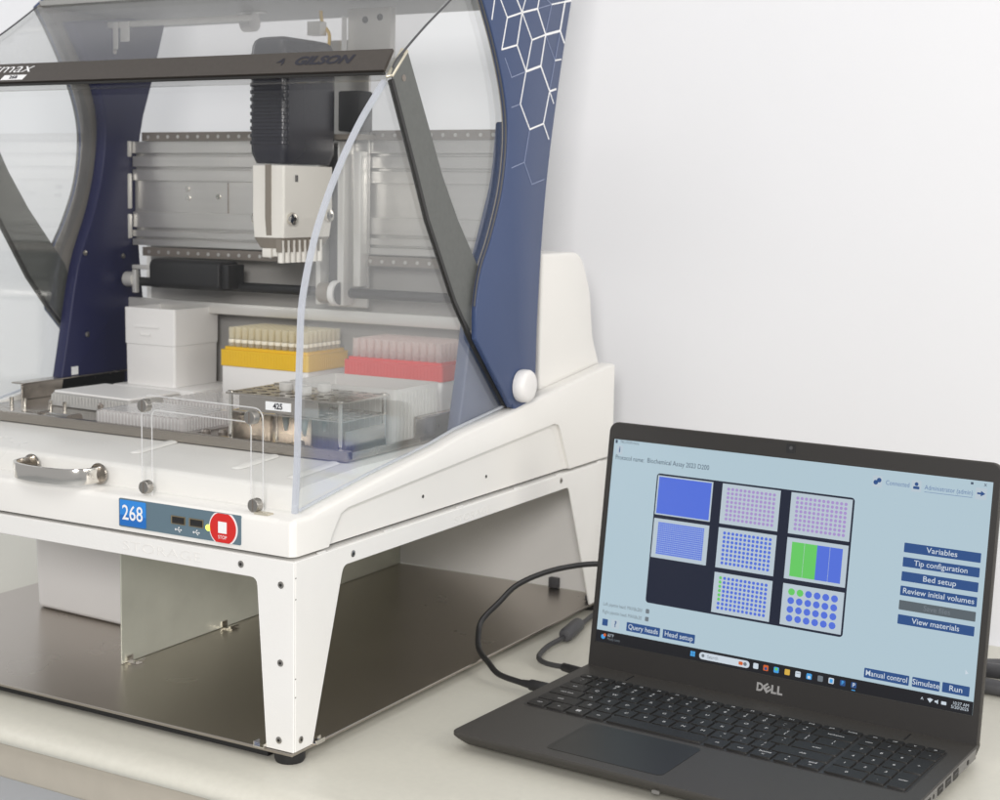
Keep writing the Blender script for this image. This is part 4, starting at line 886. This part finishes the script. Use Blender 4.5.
def button(u0, v0, u1, v1, s, col='s_btn', tcol='s_white', size=0.0064, width=None):
    mb = MB(LID); rect(mb, u0, v0, u1, v1, 0.00012, 0, 0.0006); stext(mb, s, (u0+u1)/2, (v0+v1)/2, size, 0.00018, 1, 'CENTER', width, 0.00004); mb.build('screen_button', [col, tcol], scn)
for i, (s, wd) in enumerate((('Variables', 0.0255), ('Tip configuration', 0.0440), ('Bed setup', 0.0272), ('Review initial volumes', 0.0585), ('Save files', 0.022), ('View materials', 0.0392))):
    button(0.806, 0.3075+0.0632*i, 0.9875, 0.3495+0.0632*i, s, 's_grey' if i == 4 else 's_btn', 's_dim' if i == 4 else 's_white', width=wd)
button(0.7365, 0.8835, 0.8465, 0.9265, 'Manual control', width=0.0352); button(0.854, 0.8835, 0.9195, 0.9265, 'Simulate', width=0.0222); button(0.9255, 0.8815, 0.989, 0.9245, 'Run', width=0.0105)
button(0.0875, 0.880, 0.186, 0.923, 'Query heads', width=0.0305); button(0.1945, 0.881, 0.2865, 0.923, 'Head setup', width=0.0280)
LM = ['s_text', 's_link', 's_btn', 's_dim', 's_white']
mb = MB(LID); stext(mb, 'Protocol name:', 0.008, 0.0885, 0.0060, 0.00012, 0, width=0.0295); mb.build('screen_lettering', LM, scn)
mb = MB(LID); stext(mb, 'Biochemical Assay 2023 D200', 0.103, 0.0865, 0.0062, 0.00012, 0, width=0.0620); mb.build('screen_lettering', LM, scn)
mb = MB(LID); stext(mb, 'TRILUTION micro', 0.018, 0.0105, 0.0036, 0.00012, 0, width=0.0195); mb.build('screen_lettering', LM, scn)
mb = MB(LID); rect(mb, 0.0040, 0.003, 0.0105, 0.019, 0.00012, 0); mb.build('screen_icon', LM, scn)
mb = MB(LID); stext(mb, 'i', 0.0185, 0.050, 0.0075, 0.00012, 2, 'CENTER', bold=0.0002); mb.build('screen_lettering', LM, scn)
mb = MB(LID); stext(mb, 'Connected', 0.747, 0.0555, 0.0055, 0.00012, 1, width=0.0200); mb.build('screen_lettering', LM, scn)
mb = MB(LID); stext(mb, 'Administrator (admin)', 0.842, 0.0560, 0.0055, 0.00012, 1, width=0.0395); mb.build('screen_lettering', LM, scn)
mb = MB(LID); rect(mb, 0.842, 0.0745, 0.955, 0.0765, 0.00012, 1); mb.build('screen_icon', LM, scn)
mb = MB(LID); mb.prism([(su(0.9655), sv(0.050)), (su(0.9655), sv(0.058)), (su(0.974), sv(0.058)), (su(0.974), sv(0.066)), (su(0.9845), sv(0.054)), (su(0.974), sv(0.042)), (su(0.974), sv(0.050))], 'z', 0.00008, 0.00012, 2); mb.build('screen_icon', LM, scn)
mb = MB(LID); mb.cyl((su(0.822), sv(0.046), 0.00008), (su(0.822), sv(0.046), 0.00012), 0.0016, 12, m=2); mb.build('screen_icon', LM, scn)
mb = MB(LID); rect(mb, 0.8145, 0.056, 0.8295, 0.068, 0.00012, 2, 0.0006); mb.build('screen_icon', LM, scn)
mb = MB(LID)
for du, dv in ((-0.004, 0.006), (0.004, -0.005)): mb.lathe([(0.0013, 0.0), (0.0020, 0.0), (0.0020, 0.00004), (0.0013, 0.00004)], (su(0.7265+du), sv(0.053+dv), 0.00010), n=14, m=2)
mb.build('screen_icon', LM, scn)
mb = MB(LID); stext(mb, 'x', 0.983, 0.0130, 0.0050, 0.00012, 0, 'CENTER'); mb.build('screen_lettering', LM, scn)
mb = MB(LID); rect(mb, 0.949, 0.009, 0.955, 0.019, 0.00012, 0); mb.build('screen_icon', LM, scn)
mb = MB(LID); stext(mb, 'Left pipette head: MAX8x200', 0.012, 0.8125, 0.0046, 0.00012, 3, width=0.0405); mb.build('screen_lettering', LM, scn)
mb = MB(LID); stext(mb, 'Right pipette head: MAX8x20', 0.012, 0.8500, 0.0046, 0.00012, 3, width=0.0405); mb.build('screen_lettering', LM, scn)
mb = MB(LID); rect(mb, 0.1395, 0.800, 0.1500, 0.8215, 0.00012, 3, 0.0008); mb.build('screen_icon', LM, scn)
mb = MB(LID); rect(mb, 0.1395, 0.838, 0.1500, 0.8595, 0.00012, 3, 0.0008); mb.build('screen_icon', LM, scn)
mb = MB(LID); rect(mb, 0.0145, 0.885, 0.0310, 0.918, 0.00012, 2, 0.0006); mb.build('screen_icon', LM, scn)
mb = MB(LID); stext(mb, '?', 0.0540, 0.902, 0.0075, 0.00012, 2, 'CENTER', bold=0.0002); mb.build('screen_lettering', LM, scn)
mb = MB(LID); mb.prism([(su(0.9755), sv(0.812)), (su(0.9755), sv(0.832)), (su(0.983), sv(0.826))], 'z', 0.00008, 0.00012, 4); mb.build('screen_icon', LM, scn)
for u0_, u1_, v0_, v1_ in ((0.715, 0.738, 0.030, 0.080), (0.8105, 0.8335, 0.030, 0.080), (0.9615, 0.9875, 0.030, 0.080), (0.0095, 0.0275, 0.028, 0.073), (0.042, 0.066, 0.880, 0.924)):
    mb = MB(LID); rect(mb, u0_, v0_, u1_, v1_, 0.00009, 0, 0.0006); mb.build('icon_box', 's_tile', scn)
tk = MB(LID); rect(tk, 0.0, 0.942, 1.0, 1.0, 0.00012, 0)
zz = 0.00018
for a, b in ((0, 0), (1, 0), (0, 1), (1, 1)): rect(tk, 0.278+0.0068*a, 0.9585+0.0125*b, 0.278+0.0068*a+0.0062, 0.9585+0.0125*b+0.0113, zz, 1)
rect(tk, 0.303, 0.9545, 0.442, 0.9875, zz, 2, 0.0030); stext(tk, 'Search', 0.325, 0.9715, 0.0042, zz+0.00005, 6, width=0.0105); tk.cyl((su(0.430), sv(0.971), zz), (su(0.430), sv(0.971), zz+0.00006), 0.0017, 10, m=6); rect(tk, 0.4125, 0.963, 0.424, 0.979, zz+0.00005, 3, 0.0008)
tk.lathe([(0.0011, 0.0), (0.0015, 0.0), (0.0015, 0.00003), (0.0011, 0.00003)], (su(0.3135), sv(0.970), zz+0.00003), n=12, m=6)
for u, m_ in ((0.459, 2), (0.486, 3), (0.514, 1), (0.543, 4), (0.571, 2), (0.600, 1), (0.629, 6), (0.657, 2), (0.686, 7), (0.714, 7)):
    rect(tk, u-0.0068, 0.957, u+0.0068, 0.983, zz, m_, 0.0009)
tk.cyl((su(0.514), sv(0.966), zz), (su(0.514), sv(0.966), zz+0.00006), 0.0014, 10, m=5); tk.cyl((su(0.486), sv(0.973), zz), (su(0.486), sv(0.973), zz+0.00006), 0.0014, 10, m=7); tk.cyl((su(0.600), sv(0.974), zz), (su(0.600), sv(0.974), zz+0.00006), 0.0013, 10, m=2)
rect(tk, 0.5655, 0.965, 0.5765, 0.967, zz+0.00004, 6); rect(tk, 0.653, 0.962, 0.661, 0.979, zz+0.00004, 1); rect(tk, 0.7095, 0.9905, 0.7185, 0.9945, zz, 1)
stext(tk, 'P', 0.686, 0.970, 0.0045, zz+0.00004, 1, 'CENTER', bold=0.0001); stext(tk, 'P', 0.714, 0.970, 0.0045, zz+0.00004, 2, 'CENTER', bold=0.0001)
tk.cyl((su(0.021), sv(0.972), zz-0.00002), (su(0.021), sv(0.972), zz+0.00003), 0.0022, 12, m=1); tk.cyl((su(0.0255), sv(0.963), zz-0.00002), (su(0.0255), sv(0.963), zz+0.00005), 0.0015, 12, m=3)
stext(tk, '62°F', 0.034, 0.961, 0.0036, zz, 2, width=0.0062); stext(tk, 'Mostly sunny', 0.034, 0.9785, 0.0034, zz, 6, width=0.0130)
stext(tk, '10:27 AM', 0.991, 0.9625, 0.0037, zz, 2, 'RIGHT', width=0.0125); stext(tk, '5/20/2025', 0.991, 0.9795, 0.0037, zz, 2, 'RIGHT', width=0.0140)
stext(tk, '^', 0.881, 0.9735, 0.0055, zz, 2, 'CENTER')
tk.prism([(su(0.900), sv(0.981)), (su(0.893), sv(0.965)), (su(0.9), sv(0.961)), (su(0.907), sv(0.965))], 'z', zz-0.00002, zz, 2); tk.prism([(su(0.911), sv(0.975)), (su(0.911), sv(0.967)), (su(0.915), sv(0.967)), (su(0.919), sv(0.961)), (su(0.919), sv(0.981)), (su(0.915), sv(0.975))], 'z', zz-0.00002, zz, 2)
rect(tk, 0.9265, 0.9645, 0.9385, 0.9785, zz, 2, 0.0004)
tk.build('taskbar', ['s_black', 's_cyan', 's_white', 's_or', 's_yel', 's_green', 's_dim', 's_btn'], scn)

# ------------------------------------------------------------------ cables
def lp_(u, v, z): p = LT @ Vector((u, v, z)); return tuple(p)
uc_ = thing('usb_cable', lp_(-0.1805, 0.1600, 0.0), 'black cable looping up from the plug in the laptop side and behind its lid', 'cable')
a, b, c_ = Vector(lp_(-0.1800, 0.1598, 0.0105)), Vector(lp_(-0.2020, 0.1598, 0.0105)), Vector(lp_(-0.2120, 0.1598, 0.0105))
mb = MB().tube([a, a*0.5+b*0.5, b], lambda t: 0.0052, 12, sub=1); mb.build('plug', 'cable', uc_, bevel=0.001)
MB().tube([b, b*0.5+c_*0.5, c_], lambda t: 0.0040-0.0012*t, 12, sub=2).build('strain_relief', 'cable', uc_)
pts = [c_, Vector((0.036, 0.268, 0.0118)), Vector((0.016, 0.284, 0.0150)), Vector((-0.0060, 0.304, 0.0190)), Vector((-0.0175, 0.322, 0.0280)), Vector((-0.0190, 0.332, 0.0400)), Vector((-0.0080, 0.345, 0.0560)), Vector((0.0030, 0.358, 0.0710)), Vector((0.021, 0.372, 0.0820)), Vector((0.0440, 0.385, 0.0900)), Vector((0.075, 0.396, 0.0955)), Vector((0.110, 0.405, 0.0930)), Vector((0.150, 0.420, 0.075)), Vector((0.180, 0.46, 0.03)), Vector((0.19, 0.52, 0.004))]
MB().tube(pts, 0.0028, 10, sub=6).build('cord', 'cable', uc_)
pw_ = thing('power_cable', lp_(-0.1805, 0.2230, 0.0), 'dark grey power cable with a barrel ferrite, plugged in beside the laptop hinge', 'cable')
a, b = Vector(lp_(-0.1800, 0.2215, 0.0095)), Vector(lp_(-0.2080, 0.2290, 0.0085))
MB().tube([a, a*0.5+b*0.5, b], lambda t: 0.0048-0.0008*t, 12, sub=2).build('plug', 'cable', pw_)
pts = [b, Vector((0.0520, 0.3340, 0.0075)), Vector((0.0375, 0.345, 0.0070)), Vector((0.0290, 0.365, 0.0065)), Vector((0.0235, 0.393, 0.0060)), Vector((0.0235, 0.425, 0.0065)), Vector((0.0215, 0.4560, 0.0075)), Vector((0.013, 0.505, 0.006)), Vector((0.004, 0.560, 0.0045)), Vector((-0.005, 0.640, 0.0045))]
MB().tube(pts, 0.0026, 10, sub=6).build('cord', 'cable_grey', pw_)
fa = Vector((0.0250, 0.424, 0.0085)); fb_ = Vector((0.0175, 0.472, 0.0085))
MB().tube([fa, fa*0.92+fb_*0.08, fa*0.08+fb_*0.92, fb_], lambda t: 0.0072 if 0.1 < t < 0.9 else 0.0058, 16, sub=1).build('ferrite', 'dkgrey', pw_, bevel=0.0008)
hs_ = thing('coiled_cord', (0.47, 0.53, 0.0), 'thick dark grey cord coiled on the table behind the right edge of the laptop', 'cord')
pts = [(0.40, 0.500, 0.0075), (0.45, 0.498, 0.0075), (0.51, 0.515, 0.0075), (0.55, 0.55, 0.0075), (0.52, 0.585, 0.0075), (0.46, 0.582, 0.0078), (0.415, 0.560, 0.0085), (0.405, 0.53, 0.013), (0.45, 0.512, 0.0195), (0.52, 0.522, 0.0200)]
MB().tube(pts, 0.0072, 12, sub=6).build('cord_loop', 'dkgrey', hs_)
